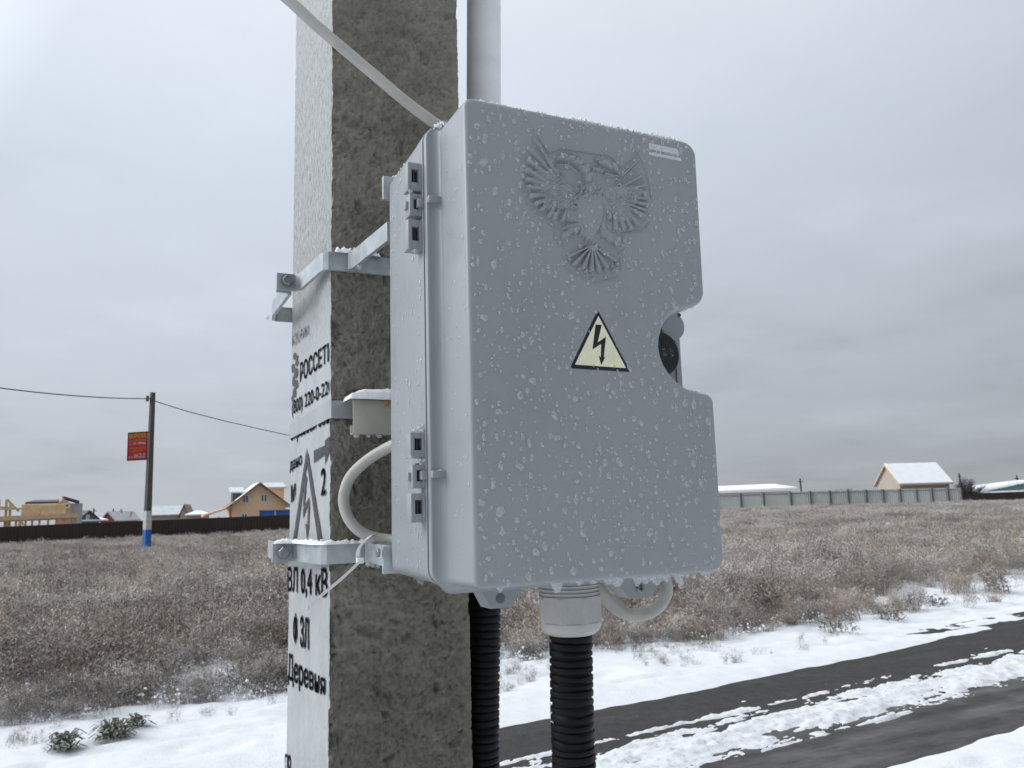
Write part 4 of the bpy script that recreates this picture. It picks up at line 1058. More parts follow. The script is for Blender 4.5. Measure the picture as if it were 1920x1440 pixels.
c = mixc(nt, 1.0, c, ramp(nt, noise(nt, 11, 6, 0.7, v), [(0.3, 0.62), (0.7, 1.35)]), 'MULTIPLY')
c = mixc(nt, math_(nt, 'MULTIPLY', ramp(nt, f3, [(0.46, 0.0), (0.70, 0.75)]), math_(nt, 'ADD', math_(nt, 'MULTIPLY', lane, 0.8), 0.2)), c, (0.175, 0.168, 0.155))       # thin slush film
c = mixc(nt, ramp(nt, noise(nt, 30, 6, 0.8, pos(nt, (0.5, 1, 1))), [(0.67, 0.0), (0.70, 0.9)]), c, (0.72, 0.74, 0.77))  # crumbs of snow
L(nt, c, b.inputs['Base Color']); L(nt, ramp(nt, wet, [(0.0, 0.85), (1.0, 0.34)]), b.inputs['Roughness']); b.inputs['Specular IOR Level'].default_value = 0.32
bump(nt, b, f2, 0.8, 0.006)
xs = np.r_[np.arange(-30, 90, 1.0)]; V = []
for x in xs:
    for d in (2.4, 6.3): V.append((x, d+0.104*x, -1.65+0.0))
o = mk('road', V, [(2*k, 2*k+2, 2*k+3, 2*k+1) for k in range(len(xs)-1)], m); tag(o, kind='structure')
# ridge of snow left between the wheel tracks
sx = np.arange(1.5, 30, 0.028); sd_ = np.arange(3.45, 5.35, 0.022)
SX, SD = np.meshgrid(sx, sd_); SY = SD+0.104*SX
cen = 4.40+0.055*(SX-4)/4+0.16*(fbm(SX*0.5, SX*0, 3, 71)-0.5)
hw = 0.36+0.12*(fbm(SX*0.8, SX*0+4, 3, 72)-0.5)
prof = 1-np.abs(SD-cen)/hw
nz = fbm(SX*2.1, SD*7.5, 5, 73, 0.58); nz2 = fbm(SX*9, SD*20, 4, 74, 0.6)
nz3 = fbm(SX*26, SD*44, 3, 76, .6); h = 0.030*np.clip(prof+0.35, -1, 1)-0.018+(nz-0.5)*0.070+(nz2-0.5)*0.040+(nz3-.5)*0.020+0.005
far_thin = np.exp(-((SD-(cen+0.47))/0.06)**2)*0.032*sstep(0.40, 0.56, fbm(SX*0.9, SX*0+9, 3, 75)); h = np.where(prof < -0.05, -0.02+far_thin*1.0+(nz-0.5)*0.045+(nz2-.5)*.040+(nz3-.5)*.015-0.05*sstep(-0.9, -1.8, prof), h)
h = np.clip(h, -0.02, 0.05)
m2, nt, b = newmat('road_snow'); v = pos(nt)
L(nt, ramp(nt, noise(nt, 20, 5, 0.6, v), [(0.28, (0.44, 0.43, 0.42)), (0.45, (0.68, 0.695, 0.72)), (0.7, (0.77, 0.785, 0.81))]), b.inputs['Base Color']); b.inputs['Roughness'].default_value = 0.75
bump(nt, b, noise(nt, 90, 5, 0.7, v), 0.7, 0.012)
n_ = len(sx); i, j = np.meshgrid(np.arange(n_-1), np.arange(len(sd_)-1))
Fq = np.stack([j*n_+i, j*n_+i+1, (j+1)*n_+i+1, (j+1)*n_+i], -1).reshape(-1, 4)
hm = np.maximum.reduce([h[:-1, :-1], h[1:, :-1], h[:-1, 1:], h[1:, 1:]]).ravel(); Fq = Fq[hm > -0.004]
V = np.stack([SX, SY, -1.65+h], -1).reshape(-1, 3); used = np.unique(Fq); rm = -np.ones(len(V), int); rm[used] = np.arange(len(used))
o = mk('snow', V[used], rm[Fq], m2, None, 180); tag(o, kind='structure')

# ------------------------------------------------------------------ dry frosted grass of the field
def veg_mat(name, base, tip, dark, patchy=0.5, rust=0.5):
    m, nt, b = newmat(name)
    oi = N(nt, 'ShaderNodeObjectInfo'); tcn = N(nt, 'ShaderNodeTexCoord'); v = pos(nt)
    sp = N(nt, 'ShaderNodeSeparateXYZ'); L(nt, tcn.outputs['Object'], sp.inputs[0])
    hg = ramp(nt, math_(nt, 'MULTIPLY', sp.outputs[2], 1.6), [(0.0, base), (0.85, tip)])  # shade at the feet and lit tips put into the colour by height
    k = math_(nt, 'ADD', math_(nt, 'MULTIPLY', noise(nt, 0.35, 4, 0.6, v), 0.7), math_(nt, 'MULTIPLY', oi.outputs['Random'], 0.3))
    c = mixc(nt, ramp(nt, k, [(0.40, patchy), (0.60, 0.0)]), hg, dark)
    k2 = math_(nt, 'ADD', math_(nt, 'MULTIPLY', noise(nt, 0.55, 4, 0.6, pos(nt, (0.8, 1, 1))), 0.75), math_(nt, 'MULTIPLY', oi.outputs['Random'], 0.25))
    c = mixc(nt, ramp(nt, k2, [(0.54, 0.0), (0.68, rust)]), c, (0.27, 0.165, 0.10))      # rust-brown dead stands
    c = mixc(nt, ramp(nt, noise(nt, 60, 3, 0.6, v), [(0.45, 0.0), (0.62, 0.45)]), c, (0.78, 0.78, 0.78))     # rime on the stems
    L(nt, c, b.inputs['Base Color']); b.inputs['Roughness'].default_value = 0.8; b.inputs['Specular IOR Level'].default_value = 0.2
    return m
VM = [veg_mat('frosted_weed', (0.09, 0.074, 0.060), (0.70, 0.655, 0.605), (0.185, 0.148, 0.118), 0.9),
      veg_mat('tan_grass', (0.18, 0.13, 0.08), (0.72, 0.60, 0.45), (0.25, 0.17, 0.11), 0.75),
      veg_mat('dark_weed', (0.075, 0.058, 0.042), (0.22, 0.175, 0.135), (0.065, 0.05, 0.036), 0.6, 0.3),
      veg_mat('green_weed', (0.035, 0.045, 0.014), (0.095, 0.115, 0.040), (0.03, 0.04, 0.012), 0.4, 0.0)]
def ribbon(mb, pts, w0, w1, a):
    """narrow leaf or stem facing direction a"""
    n = len(pts); c, s = math.cos(a), math.sin(a); V = []
    for k, p in enumerate(pts):
        w = (w0+(w1-w0)*k/(n-1))/2; V += [(p[0]-c*w, p[1]-s*w, p[2]), (p[0]+c*w, p[1]+s*w, p[2])]
    mb.add(V, [(2*k, 2*k+1, 2*k+3, 2*k+2) for k in range(n-1)])
def tuft(q, kind, nst, rad, hgt, wd):
    mb = MB()
    wl = 2.6+q.gauss(0, .5)
    for _ in range(nst):
        a = q.uniform(0, 6.28); r = rad*math.sqrt(q.random()); bx, by = r*math.cos(a), r*math.sin(a)
        h = hgt*q.uniform(.5, 1.1); ln = q.uniform(0.15, 0.75)*h; la = q.gauss(wl, 0.8)
        if kind == 'grass': ln = q.uniform(.35, .95)*h
        pts = []
        for k in range(5):
            t = k/4; e = t**1.8
            pts.append((bx+ln*e*math.cos(la)+q.gauss(0, .006), by+ln*e*math.sin(la)+q.gauss(0, .006), h*(t-(0.28*t**3 if kind == 'grass' else 0))))
        ribbon(mb, pts, wd, wd*0.45, q.uniform(0, 3.14))
        if kind == 'grass': 
            if q.random() < .4:
                p = pts[-1]
                for _ in range(5): ribbon(mb, [p, (p[0]+q.gauss(0, .03), p[1]+q.gauss(0, .03), p[2]+q.uniform(-.05, .02))], wd*1.6, wd*.6, q.uniform(0, 3.14))
            continue
        nb = q.randint(5, 9)
        for _ in range(nb):      # side branches carrying seed heads
            t = q.uniform(.35, 1); k = min(3, int(t*4)); f = t*4-k
            p = tuple(pts[k][i]+(pts[k+1][i]-pts[k][i])*f for i in range(3))
            l = q.uniform(.05, .16)*hgt/0.5*(1.25-t*.6); ba = q.uniform(0, 6.28); up = q.uniform(.2, .9)*l
            e = (p[0]+l*math.cos(ba), p[1]+l*math.sin(ba), p[2]+up)
            m_ = tuple((p[i]+e[i])/2+(0.012 if i == 2 else 0) for i in range(3))
            ribbon(mb, [p, m_, e], wd*.7, wd*.5, q.uniform(0, 3.14))
            if kind == 'weed':
                for _ in range(3):
                    s = q.uniform(.006, .013)*hgt/0.5; c_ = tuple(p[i]+(e[i]-p[i])*q.uniform(.4, 1.05)+q.gauss(0, .008) for i in range(3))
                    ribbon(mb, [c_, (c_[0]+q.gauss(0, s), c_[1]+q.gauss(0, s), c_[2]+s*1.6)], s*1.1, s*.8, q.uniform(0, 3.14))
            else:
                for _ in range(3):
                    s = q.uniform(.018, .034)*hgt/0.5; c_ = tuple(p[i]+(e[i]-p[i])*q.uniform(.3, 1.1)+q.gauss(0, .01) for i in range(3))
                    ribbon(mb, [c_, (c_[0]+q.gauss(0, s), c_[1]+q.gauss(0, s), c_[2]+q.uniform(-.5, .9)*s)], s*.8, s*.2, q.uniform(0, 3.14))
    return mb
q = random.Random(21)
VAR = []
for k in range(4): VAR.append((tuft(q, 'weed', 30, .20, .52, .0034), VM[0]))
for k in range(3): VAR.append((tuft(q, 'grass', 80, .16, .52, .0050), VM[1]))
for k in range(2): VAR.append((tuft(q, 'leaf', 26, .18, .48, .0060), VM[2]))
for k in range(3): VAR.append((tuft(q, 'weed', 120, .75, .50, .0120), VM[0]))      # wide patches for farther off
for k in range(2): VAR.append((tuft(q, 'grass', 190, .75, .50, .0130), VM[1]))
for k in range(2): VAR.append((tuft(q, 'weed', 9, .14, .42, .0040), VM[2]))      # sparse dark stems
def snowy(mb, q, n, rad, hgt):
    # little caps of snow caught on the stems
    ns = len(mb.m); 
    for _ in range(n):
        a = q.uniform(0, 6.28); r = rad*math.sqrt(q.random()); c = (r*math.cos(a), r*math.sin(a), hgt*q.uniform(.1, .75)*(1-.5*r/rad)); s_ = q.uniform(.010, .030)
        V = [(c[0]+s_*math.cos(t)*q.uniform(.7, 1.2), c[1]+s_*math.sin(t)*q.uniform(.7, 1.2), c[2]+s_*q.uniform(-.3, .1)) for t in np.linspace(0, 6.283, 7)[:-1]]
        V += [(c[0]+s_*.5*math.cos(t), c[1]+s_*.5*math.sin(t), c[2]+s_*.75) for t in np.linspace(0, 6.283, 7)[:-1]]
        mb.add(V, [(i_, (i_+1) % 6, 6+(i_+1) % 6, 6+i_) for i_ in range(6)]+[(6, 7, 8, 9, 10, 11), (5, 4, 3, 2, 1, 0)], 1)
    return mb
for k in range(3): VAR.append((snowy(tuft(q, 'weed', 12, .16, .36, .0040), q, 26, .20, .40), [VM[2], M['frost']]))      # stems carrying snow
for k in range(3):      # tall dead stalks with seed heads
    mb = MB()
    for _ in range(4+k):
        a = q.uniform(0, 6.28); r = q.uniform(0, .12); h = q.uniform(.55, .95); la = q.gauss(2.6, .6); ln = q.uniform(.05, .35)*h
        pt = [(r*math.cos(a)+ln*t**1.6*math.cos(la), r*math.sin(a)+ln*t**1.6*math.sin(la), h*t) for t in (0, .3, .6, .85, 1)]
        for b_ in (0.3, 1.9): ribbon(mb, pt, .007, .004, b_)
        for _ in range(9):
            t = q.uniform(.55, 1.0); c_ = (r*math.cos(a)+ln*t**1.6*math.cos(la), r*math.sin(a)+ln*t**1.6*math.sin(la), h*t); l = q.uniform(.04, .10); ba = q.uniform(0, 6.28)
            e = (c_[0]+l*math.cos(ba), c_[1]+l*math.sin(ba), c_[2]+l*.7); ribbon(mb, [c_, e], .004, .003, q.uniform(0, 3.1)); ribbon(mb, [e, (e[0], e[1], e[2]+.03)], .016, .010, q.uniform(0, 3.1))
    VAR.append((mb, VM[2] if k < 2 else VM[1]))
gcol = bpy.data.collections.new('grass_tufts')
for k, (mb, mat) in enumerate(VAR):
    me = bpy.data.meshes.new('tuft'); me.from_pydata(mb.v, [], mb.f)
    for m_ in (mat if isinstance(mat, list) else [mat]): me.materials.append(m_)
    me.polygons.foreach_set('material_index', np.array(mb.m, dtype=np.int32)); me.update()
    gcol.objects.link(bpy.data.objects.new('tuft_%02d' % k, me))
pts = []; idx = []; scl = []; rot = []
nr = np.random.default_rng(99)
def scatter(n, D0, D1, kinds, p, smin, smax, dens=None, thinned=True, amin=-0.78, amax=0.78, eoff=0.0):
    D = np.sqrt(D0**2+(D1**2-D0**2)*nr.random(n)); A = YAW+amin+(amax-amin)*nr.random(n)
    x, y = D*np.sin(A), D*np.cos(A); d = road_d(x, y)
    edge = 7.35+eoff-0.30*sstep(2.0, 4.0, x)+0.9*(fbm(x*.5, y*.5, 3, 81)-0.35)
    ok = d > edge
    # thinner near the edge of the field so that the snow shows through
    thin = sstep(0.1, 4.2, d-edge)**1.3*0.92+0.08 if thinned else 1.0
    clump = sstep(.30, .62, fbm(x*.9, y*.9, 3, 82)*0.8+0.2*nr.random(n))
    ok &= nr.random(n) < thin*(0.35+0.65*clump if D0 < 14 else 1)
    if dens is not None: ok &= dens(x, y)
    x, y = x[ok], y[ok]; n = len(x)
    z = zg(x, y)+np.where(np.hypot(x, y) < 60, verge(x, y), 0.04)-0.015
    hv = 0.75+0.5*fbm(x*.25, y*.25, 3, 83); hv = hv*(0.60+0.40*sstep(0, 2.5, road_d(x, y)-7.4))
    pts.append(np.stack([x, y, z+OZ], -1)); idx.append(nr.choice(kinds, n, p=p)); scl.append((smin+(smax-smin)*nr.random(n))*hv)
    rot.append(np.stack([nr.normal(0, .10, n), nr.normal(0, .10, n), nr.random(n)*6.283], -1))
scatter(3900, 7.3, 14, list(range(9)), [.13, .13, .13, .13, .05, .05, .05, .165, .165], .7, 1.15)
scatter(7500, 12, 26, list(range(9)), [.19, .19, .19, .19, .07, .06, .07, .02, .02], .8, 1.2)
scatter(7000, 22, 60, list(range(9, 14)), [.22, .22, .22, .17, .17], .75, 1.05)
scatter(9000, 45, 130, list(range(9, 14)), [.22, .22, .22, .17, .17], .9, 1.2)
scatter(1500, 8.5, 34, [19, 20, 21], [.34, .33, .33], .6, 1.05, None, False)
# thin stems standing in the snow at the field's edge
def stems_ok(x, y): return (road_d(x, y) < 11) & (fbm(x*1.4, y*1.4, 3, 84) > 0.40)
scatter(2300, 6.2, 10.0, [14, 15, 16, 17, 18, 5], [.2, .2, .17, .17, .16, .1], .22, .5, lambda x, y: (road_d(x, y) < 7.9) & (fbm(x*1.1, y*1.1, 3, 86) > 0.37), False, eoff=-0.85)
scatter(6800, 7.3, 12.0, [0, 1, 2, 3, 14, 15, 16, 17, 18], [.05, .05, .05, .05, .2, .2, .134, .133, .133], .45, 1.0, stems_ok, False)
scatter(2200, 8.0, 14.5, [4, 5, 6, 14, 15, 16, 17, 18], [.16, .16, .16, .1, .1, .11, .11, .10], .5, .95, stems_ok, False, amin=0.05)
P_ = np.concatenate(pts); I_ = np.concatenate(idx).astype(np.int32); S_ = np.concatenate(scl); R_ = np.concatenate(rot)
me = bpy.data.meshes.new('dry_grass'); me.from_pydata(P_.tolist(), [], [])
for nm, ty, dat in (('idx', 'INT', I_), ('scl', 'FLOAT', S_.astype(np.float32))):
    a = me.attributes.new(nm, ty, 'POINT'); a.data.foreach_set('value', dat)
a = me.attributes.new('rot', 'FLOAT_VECTOR', 'POINT'); a.data.foreach_set('vector', R_.astype(np.float32).ravel())
go = bpy.data.objects.new('dry_grass', me); COL.objects.link(go); tag(go, kind='stuff')
ng = bpy.data.node_groups.new('grass_instances', 'GeometryNodeTree')
ng.interface.new_socket('Geometry', in_out='INPUT', socket_type='NodeSocketGeometry'); ng.interface.new_socket('Geometry', in_out='OUTPUT', socket_type='NodeSocketGeometry')
gi = ng.nodes.new('NodeGroupInput'); gout = ng.nodes.new('NodeGroupOutput')
ci = ng.nodes.new('GeometryNodeCollectionInfo'); ci.inputs['Collection'].default_value = gcol; ci.inputs['Separate Children'].default_value = True; ci.inputs['Reset Children'].default_value = True
ip = ng.nodes.new('GeometryNodeInstanceOnPoints'); ip.inputs['Pick Instance'].default_value = True
def named(nm, ty):
    n = ng.nodes.new('GeometryNodeInputNamedAttribute'); n.data_type = ty; n.inputs['Name'].default_value = nm; return n.outputs[0]
ng.links.new(gi.outputs[0], ip.inputs['Points']); ng.links.new(ci.outputs[0], ip.inputs['Instance'])
ng.links.new(named('idx', 'INT'), ip.inputs['Instance Index']); ng.links.new(named('rot', 'FLOAT_VECTOR'), ip.inputs['Rotation']); ng.links.new(named('scl', 'FLOAT'), ip.inputs['Scale'])
ng.links.new(ip.outputs[0], gout.inputs[0])
go.modifiers.new('grass', 'NODES').node_group = ng

# ------------------------------------------------------------------ far things
def ground_at(px, D):
    """world-direction point at range D under image column px, on the terrain (eye-relative)"""
    p = at(px, 955, D); return np.array([p[0], p[1], float(zg(p[0], p[1]))])
def frame_at(px): 
    """rotation about z so that local +x runs to the right and +y away from the viewer at that column"""
    r = ray(px, 955); return -math.atan2(r[0], r[1])
def zpix(px, py, D): return at(px, py, D)[2]
MF = {}
MF['dust'] = simple('snow_dusted_sheet', (0.60, 0.63, 0.66), 0.7, 0, .15, 1)
MF['dark_fence'] = simple('dark_brown_fence_sheet', (0.036, 0.024, 0.021), 0.6, 0, 0.15, 2)
MF['pale_fence'] = simple('pale_fence_sheet', (0.42, 0.45, 0.44), 0.6, 0, 0.05, 1)
MF['post'] = simple('fence_post_steel', (0.17, 0.18, 0.18), 0.6, 0.2, 0.1, 3)
MF['snow'] = simple('roof_snow', (0.84, 0.86, 0.89), 0.75, 0, 0.04, 1)
MF['orange'] = simple('orange_render', (0.95, 0.66, 0.42), 0.8, 0, 0.05, 2)
MF['trim'] = simple('brown_trim', (0.30, 0.19, 0.12), 0.7, 0, 0.1, 2)
MF['roofdark'] = simple('dark_roof', (0.10, 0.09, 0.09), 0.7, 0, 0.1, 2)
MF['white'] = simple('white_frame', (0.74, 0.76, 0.78), 0.5, 0, 0.03, 2)
MF['pane'] = simple('window_pane', (0.16, 0.19, 0.22), 0.15, 0, 0.1, 2)
MF['blue'] = simple('blue_sheet', (0.035, 0.15, 0.50), 0.5, 0, 0.1, 1.5)
MF['osb'] = simple('pine_boarding', (0.76, 0.57, 0.35), 0.8, 0, 0.16, 3)
MF['timber'] = simple('raw_timber', (0.66, 0.49, 0.32), 0.8, 0, 0.15, 3)
MF['brick'] = simple('pale_red_brick', (0.60, 0.39, 0.30), 0.85, 0, 0.12, 6)
MF['film'] = simple('grey_building_film', (0.45, 0.49, 0.50), 0.5, 0, 0.1, 2)
MF['greywall'] = simple('grey_wall', (0.16, 0.18, 0.20), 0.8, 0, 0.1, 2)
MF['redwall'] = simple('red_roof_tin', (0.30, 0.085, 0.06), 0.6, 0, 0.1, 2)
MF['beige'] = simple('beige_wall', (0.46, 0.41, 0.35), 0.8, 0, 0.05, 2)
MF['greentin'] = simple('dark_green_tin', (0.06, 0.12, 0.12), 0.6, 0, 0.1, 2)
MF['oldwood'] = simple('weathered_pole', (0.085, 0.085, 0.075), 0.85, 0, 0.25, 6, 30, 0.4, 0.01)
MF['bluepaint'] = simple('blue_paint', (0.02, 0.13, 0.46), 0.6, 0, 0.12, 8)
MF['whitepaint'] = simple('old_white_paint', (0.52, 0.53, 0.54), 0.7, 0, 0.2, 8)
MF['signred'] = simple('red_sign', (0.50, 0.022, 0.024), 0.45, 0, 0.07, 6)
MF['signyel'] = simple('yellow_letters', (0.78, 0.50, 0.06), 0.5, 0, 0.04, 6)
MF['signor'] = simple('orange_letters', (0.50, 0.17, 0.03), 0.5, 0, 0.1, 6)
MF['signwh'] = simple('white_letters', (0.74, 0.70, 0.72), 0.5, 0, 0.04, 6)
MF['signframe'] = simple('dark_sign_frame', (0.05, 0.03, 0.03), 0.5, 0, 0.1, 6)
MF['wire'] = simple('black_wire', (0.05, 0.055, 0.06), 0.6, 0, 0.1, 2)
MF['twig'] = simple('bare_twigs', (0.12, 0.11, 0.10), 0.9, 0, 0.2, 6)

# ---- left fence: dark sheet, one run
def far_fence(pts, name, label, sheet, hpix, posts=(), postw=0.09, rail=None):
    """pts: (column, range, top row); sheet stands on the terrain"""
    base = [ground_at(p[0], p[1]) for p in pts]; tops = [zpix(p[0], p[2], p[1]) for p in pts]
    mid = base[len(base)//2]
    t = thing(name, tuple(mid), label, 'fence')
    mb = MB(); V = []; X = []
    for k in range(len(base)-1):
        a, b_ = base[k], base[k+1]; n = max(2, int(np.linalg.norm(b_-a)/0.1))
        for i_ in range(n):
            f = i_/n; p = a+(b_-a)*f; z1 = tops[k]+(tops[k+1]-tops[k])*f
            nrm = np.array([p[0], p[1]])/math.hypot(p[0], p[1])*(0.018 if (i_ % 2) else -0.018)      # profiled sheet
            X.append((p[0]+nrm[0], p[1]+nrm[1], p[2]-0.1, z1))
    for off in (0.0, 0.03):
        for p in X:
            s_ = 1+off/math.hypot(p[0], p[1]); V += [(p[0]*s_, p[1]*s_, p[2]), (p[0]*s_, p[1]*s_, p[3])]
    n = len(X)
    Fq = [(2*i_, 2*i_+2, 2*i_+3, 2*i_+1) for i_ in range(n-1)]+[(2*n+2*i_, 2*n+2*i_+1, 2*n+2*i_+3, 2*n+2*i_+2) for i_ in range(n-1)]+[(2*i_+1, 2*i_+3, 2*n+2*i_+3, 2*n+2*i_+1) for i_ in range(n-1)]
    mb.add(V, Fq); mb.build('sheet', sheet, t)
    def interp(px):
        k = 0
        while k < len(pts)-2 and pts[k+1][0] < px: k += 1
        f = (px-pts[k][0])/(pts[k+1][0]-pts[k][0]); D = pts[k][1]+(pts[k+1][1]-pts[k][1])*f
        g = ground_at(px, D*0.9985); return g, tops[k]+(tops[k+1]-tops[k])*f
    for px in posts:
        g, zt = interp(px); mb = MB(); mb.box((g[0]-postw/2, g[1]-postw/2, g[2]-.2), (g[0]+postw/2, g[1]+postw/2, zt+0.04)); mb.build('post', MF['post'], t)
    if rail:
        mb = MB(); P = []
        for px in np.linspace(pts[0][0], pts[-1][0], 14): g, zt = interp(px); P.append((g[0], g[1], zt-rail))
        mb.tube(P, 0.035, 6); mb.build('rail', MF['post'], t)
    return t
far_fence([(-260, 62, 1003), (-120, 62, 996), (0, 62, 988), (130, 62, 982), (275, 62, 976), (410, 62, 970.5), (545, 62, 965), (700, 62, 955), (860, 62, 950)], 'sheet_fence', 'long dark brown sheet fence across the field behind the sign pole', MF['dark_fence'], 0)
far_fence([(1290, 100, 929), (1352, 100, 927), (1520, 100, 921), (1660, 101, 917.5), (1805, 102, 914.5)], 'panel_fence', 'pale grey sheet fence with dark posts in front of the white-roofed house', MF['pale_fence'], 0,
          [1333, 1390, 1433, 1484, 1521, 1558, 1592, 1626, 1658, 1690, 1721, 1750, 1780, 1805], 0.20, 0.16)
far_fence([(1809, 104, 926), (1960, 108, 920), (2160, 110, 913)], 'low_fence', 'low dark fence running on to the right of the pale panel fence', MF['dark_fence'], 0)

# ---- distant pole with the red sign
D = 40.0
g = ground_at(275, D); top = at(286.5, 736, D); bot = at(274.5, 1022, D); fz = frame_at(280)
sp_ = thing('utility_pole', tuple(g), 'grey distant utility pole with blue and white painted foot, standing in the field', 'pole')
gx_, gy_ = g[0], g[1]
def leanp(z):
    f = (z-bot[2])/(top[2]-bot[2]); return (bot[0]+(top[0]-bot[0])*f, bot[1]+(top[1]-bot[1])*f)
def taperbox(mb, z0, z1, w0, w1, extra=0):
    V = []
    for z, w_ in ((z0, w0), (z1, w1)):
        c_ = leanp(z); w_ = w_/2+extra; ca, sa = math.cos(fz+0.5), math.sin(fz+0.5)
        for (a, b_) in ((-1, -1), (1, -1), (1, 1), (-1, 1)): V.append((c_[0]+(a*ca-b_*sa)*w_, c_[1]+(a*sa+b_*ca)*w_, z))
    mb.add(V, [(0, 1, 2, 3), (7, 6, 5, 4), (0, 4, 5, 1), (1, 5, 6, 2), (2, 6, 7, 3), (3, 7, 4, 0)])
mpx = D/F
zb1, zb2 = at(277, 993, D)[2], at(280, 958, D)[2]
wd = lambda z: (0.285-0.10*(z-bot[2])/(top[2]-bot[2]))*0.92
mb = MB(); taperbox(mb, g[2]-.1, top[2], wd(g[2]), wd(top[2])); mb.build('shaft', MF['oldwood'], sp_)
mb = MB(); taperbox(mb, g[2]-.05, zb1, wd(g[2]), wd(zb1), 0.006); mb.build('blue_band', MF['bluepaint'], sp_)
mb = MB(); taperbox(mb, zb1, zb2, wd(zb1), wd(zb2), 0.005)
mb.build('white_band', MF['whitepaint'], sp_)
ins = at(278, 747, D); mb = MB(); mb.box((ins[0]-0.10, ins[1]-.06, ins[2]-.14), (ins[0]+.03, ins[1]+.06, ins[2]+.12), 0, 0.02); mb.tube([(ins[0], ins[1], ins[2]), (ins[0]+.25, ins[1], ins[2])], 0.03, 6); mb.build('insulator', MF['post'], sp_)
Ds = D*0.996
def SGN(px, py): return at(px, py, Ds)
c4 = [SGN(*p) for p in ((238.5, 863.5), (274.5, 861.5), (240.5, 812), (276.5, 809.5))]
nrm = np.array([math.sin(-fz), math.cos(fz), 0]); nrm = np.array([c4[0][0], c4[0][1], 0]); nrm /= np.linalg.norm(nrm)
def sgm(a, b_, off): 
    p = c4[0]*(1-a)*(1-b_)+c4[1]*a*(1-b_)+c4[2]*(1-a)*b_+c4[3]*a*b_; return tuple(p-nrm*off)
sg = thing('advert_sign', sgm(.5, 0, 0), 'red advertising sign with yellow heading on the distant pole', 'sign')
def board(mb, a0, a1, b0, b1, o0, o1):
    V = [sgm(a, b_, o) for o in (o0, o1) for a, b_ in ((a0, b0), (a1, b0), (a1, b1), (a0, b1))]
    mb.add(V, [(3, 2, 1, 0), (4, 5, 6, 7), (0, 1, 5, 4), (1, 2, 6, 5), (2, 3, 7, 6), (3, 0, 4, 7)])
mb = MB(); board(mb, 0.02, .98, 0.02, .98, -0.02, 0.02); mb.build('panel', MF['signred'], sg)
mb = MB(); 
for q4 in ((-.02, 1.02, -.015, .02), (-.02, 1.02, .98, 1.015), (-.02, .02, .02, .98), (.98, 1.02, .02, .98)): board(mb, *q4, -0.03, 0.035)
board(mb, 1.02, 1.20, .0, .03, -.02, .02); board(mb, 1.02, 1.20, .97, 1.0, -.02, .02)
mb.build('frame', MF['signframe'], sg)
def stext(s_, a0, a1, b0, b1, mat, bold, nm):
    fit_text(s_, bold, lambda a, b_: sgm(a0+(a1-a0)*a, b0+(b1-b0)*b_, 0.026), nm, mat, sg)
stext('ВОРОТА', .06, .95, .80, .955, MF['signyel'], .05, 'heading')
stext('от', .06, .19, .555, .60, MF['signwh'], .02, 'price'); stext('35 900р', .25, .93, .545, .65, MF['signwh'], .05, 'price')
stext('(495)', .05, .30, .06, .14, MF['signwh'], .02, 'phone_number'); stext('664-22-22', .34, .93, .07, .235, MF['signwh'], .04, 'phone_number')
mb = MB()
rq = random.Random(3)
for b0, b1, mt in ((.685, .755, 0), (.40, .465, 0), (.31, .375, 0)):
    a = .08 if b0 != .31 else .2
    while a < (.9 if b0 != .31 else .78):
        w_ = rq.uniform(.02, .05); board(mb, a, a+w_, b0, b1-rq.uniform(0, .02), .02, .024); a += w_+.014
mb.build('small_lettering', MF['signor'], sg)
# wires
def wire(P, name, label, rad, n=24, sag=0.0):
    pts = []
    for k in range(len(P)-1):
        a, b_ = np.array(P[k]), np.array(P[k+1])
        for i_ in range(n): f = i_/n; p = a+(b_-a)*f; p[2] -= sag*4*f*(1-f); pts.append(tuple(p))
    pts.append(tuple(P[-1])); mb = MB(); mb.tube(pts, rad, 6); o = mb.build(name, MF['wire'], None, 60); return tag(o, label, 'wire')
a = at(278, 747.5, D); b_ = at(-40, 722, 32); c = at(-700, 690, 22)
wire([a, b_, c], 'overhead_wire', 'overhead wire leaving the distant pole towards the left edge', 0.022, sag=0.12)
a = at(290, 752, D); b_ = at(545, 818, 52); c = at(800, 885, 70)
P0 = [a]+[at(px, py, D_) for px, py, D_ in ((350, 771, 43), (420, 789, 46), (490, 805, 49), (545, 817, 52), (620, 833, 56), (720, 853, 62), (860, 880, 75), (1000, 905, 95))]
mb = MB(); mb.tube(P0, 0.024, 6); tag(mb.build('overhead_wire', MF['wire'], None, 60), 'overhead wire sagging from the distant pole to behind the near concrete pole', 'wire')

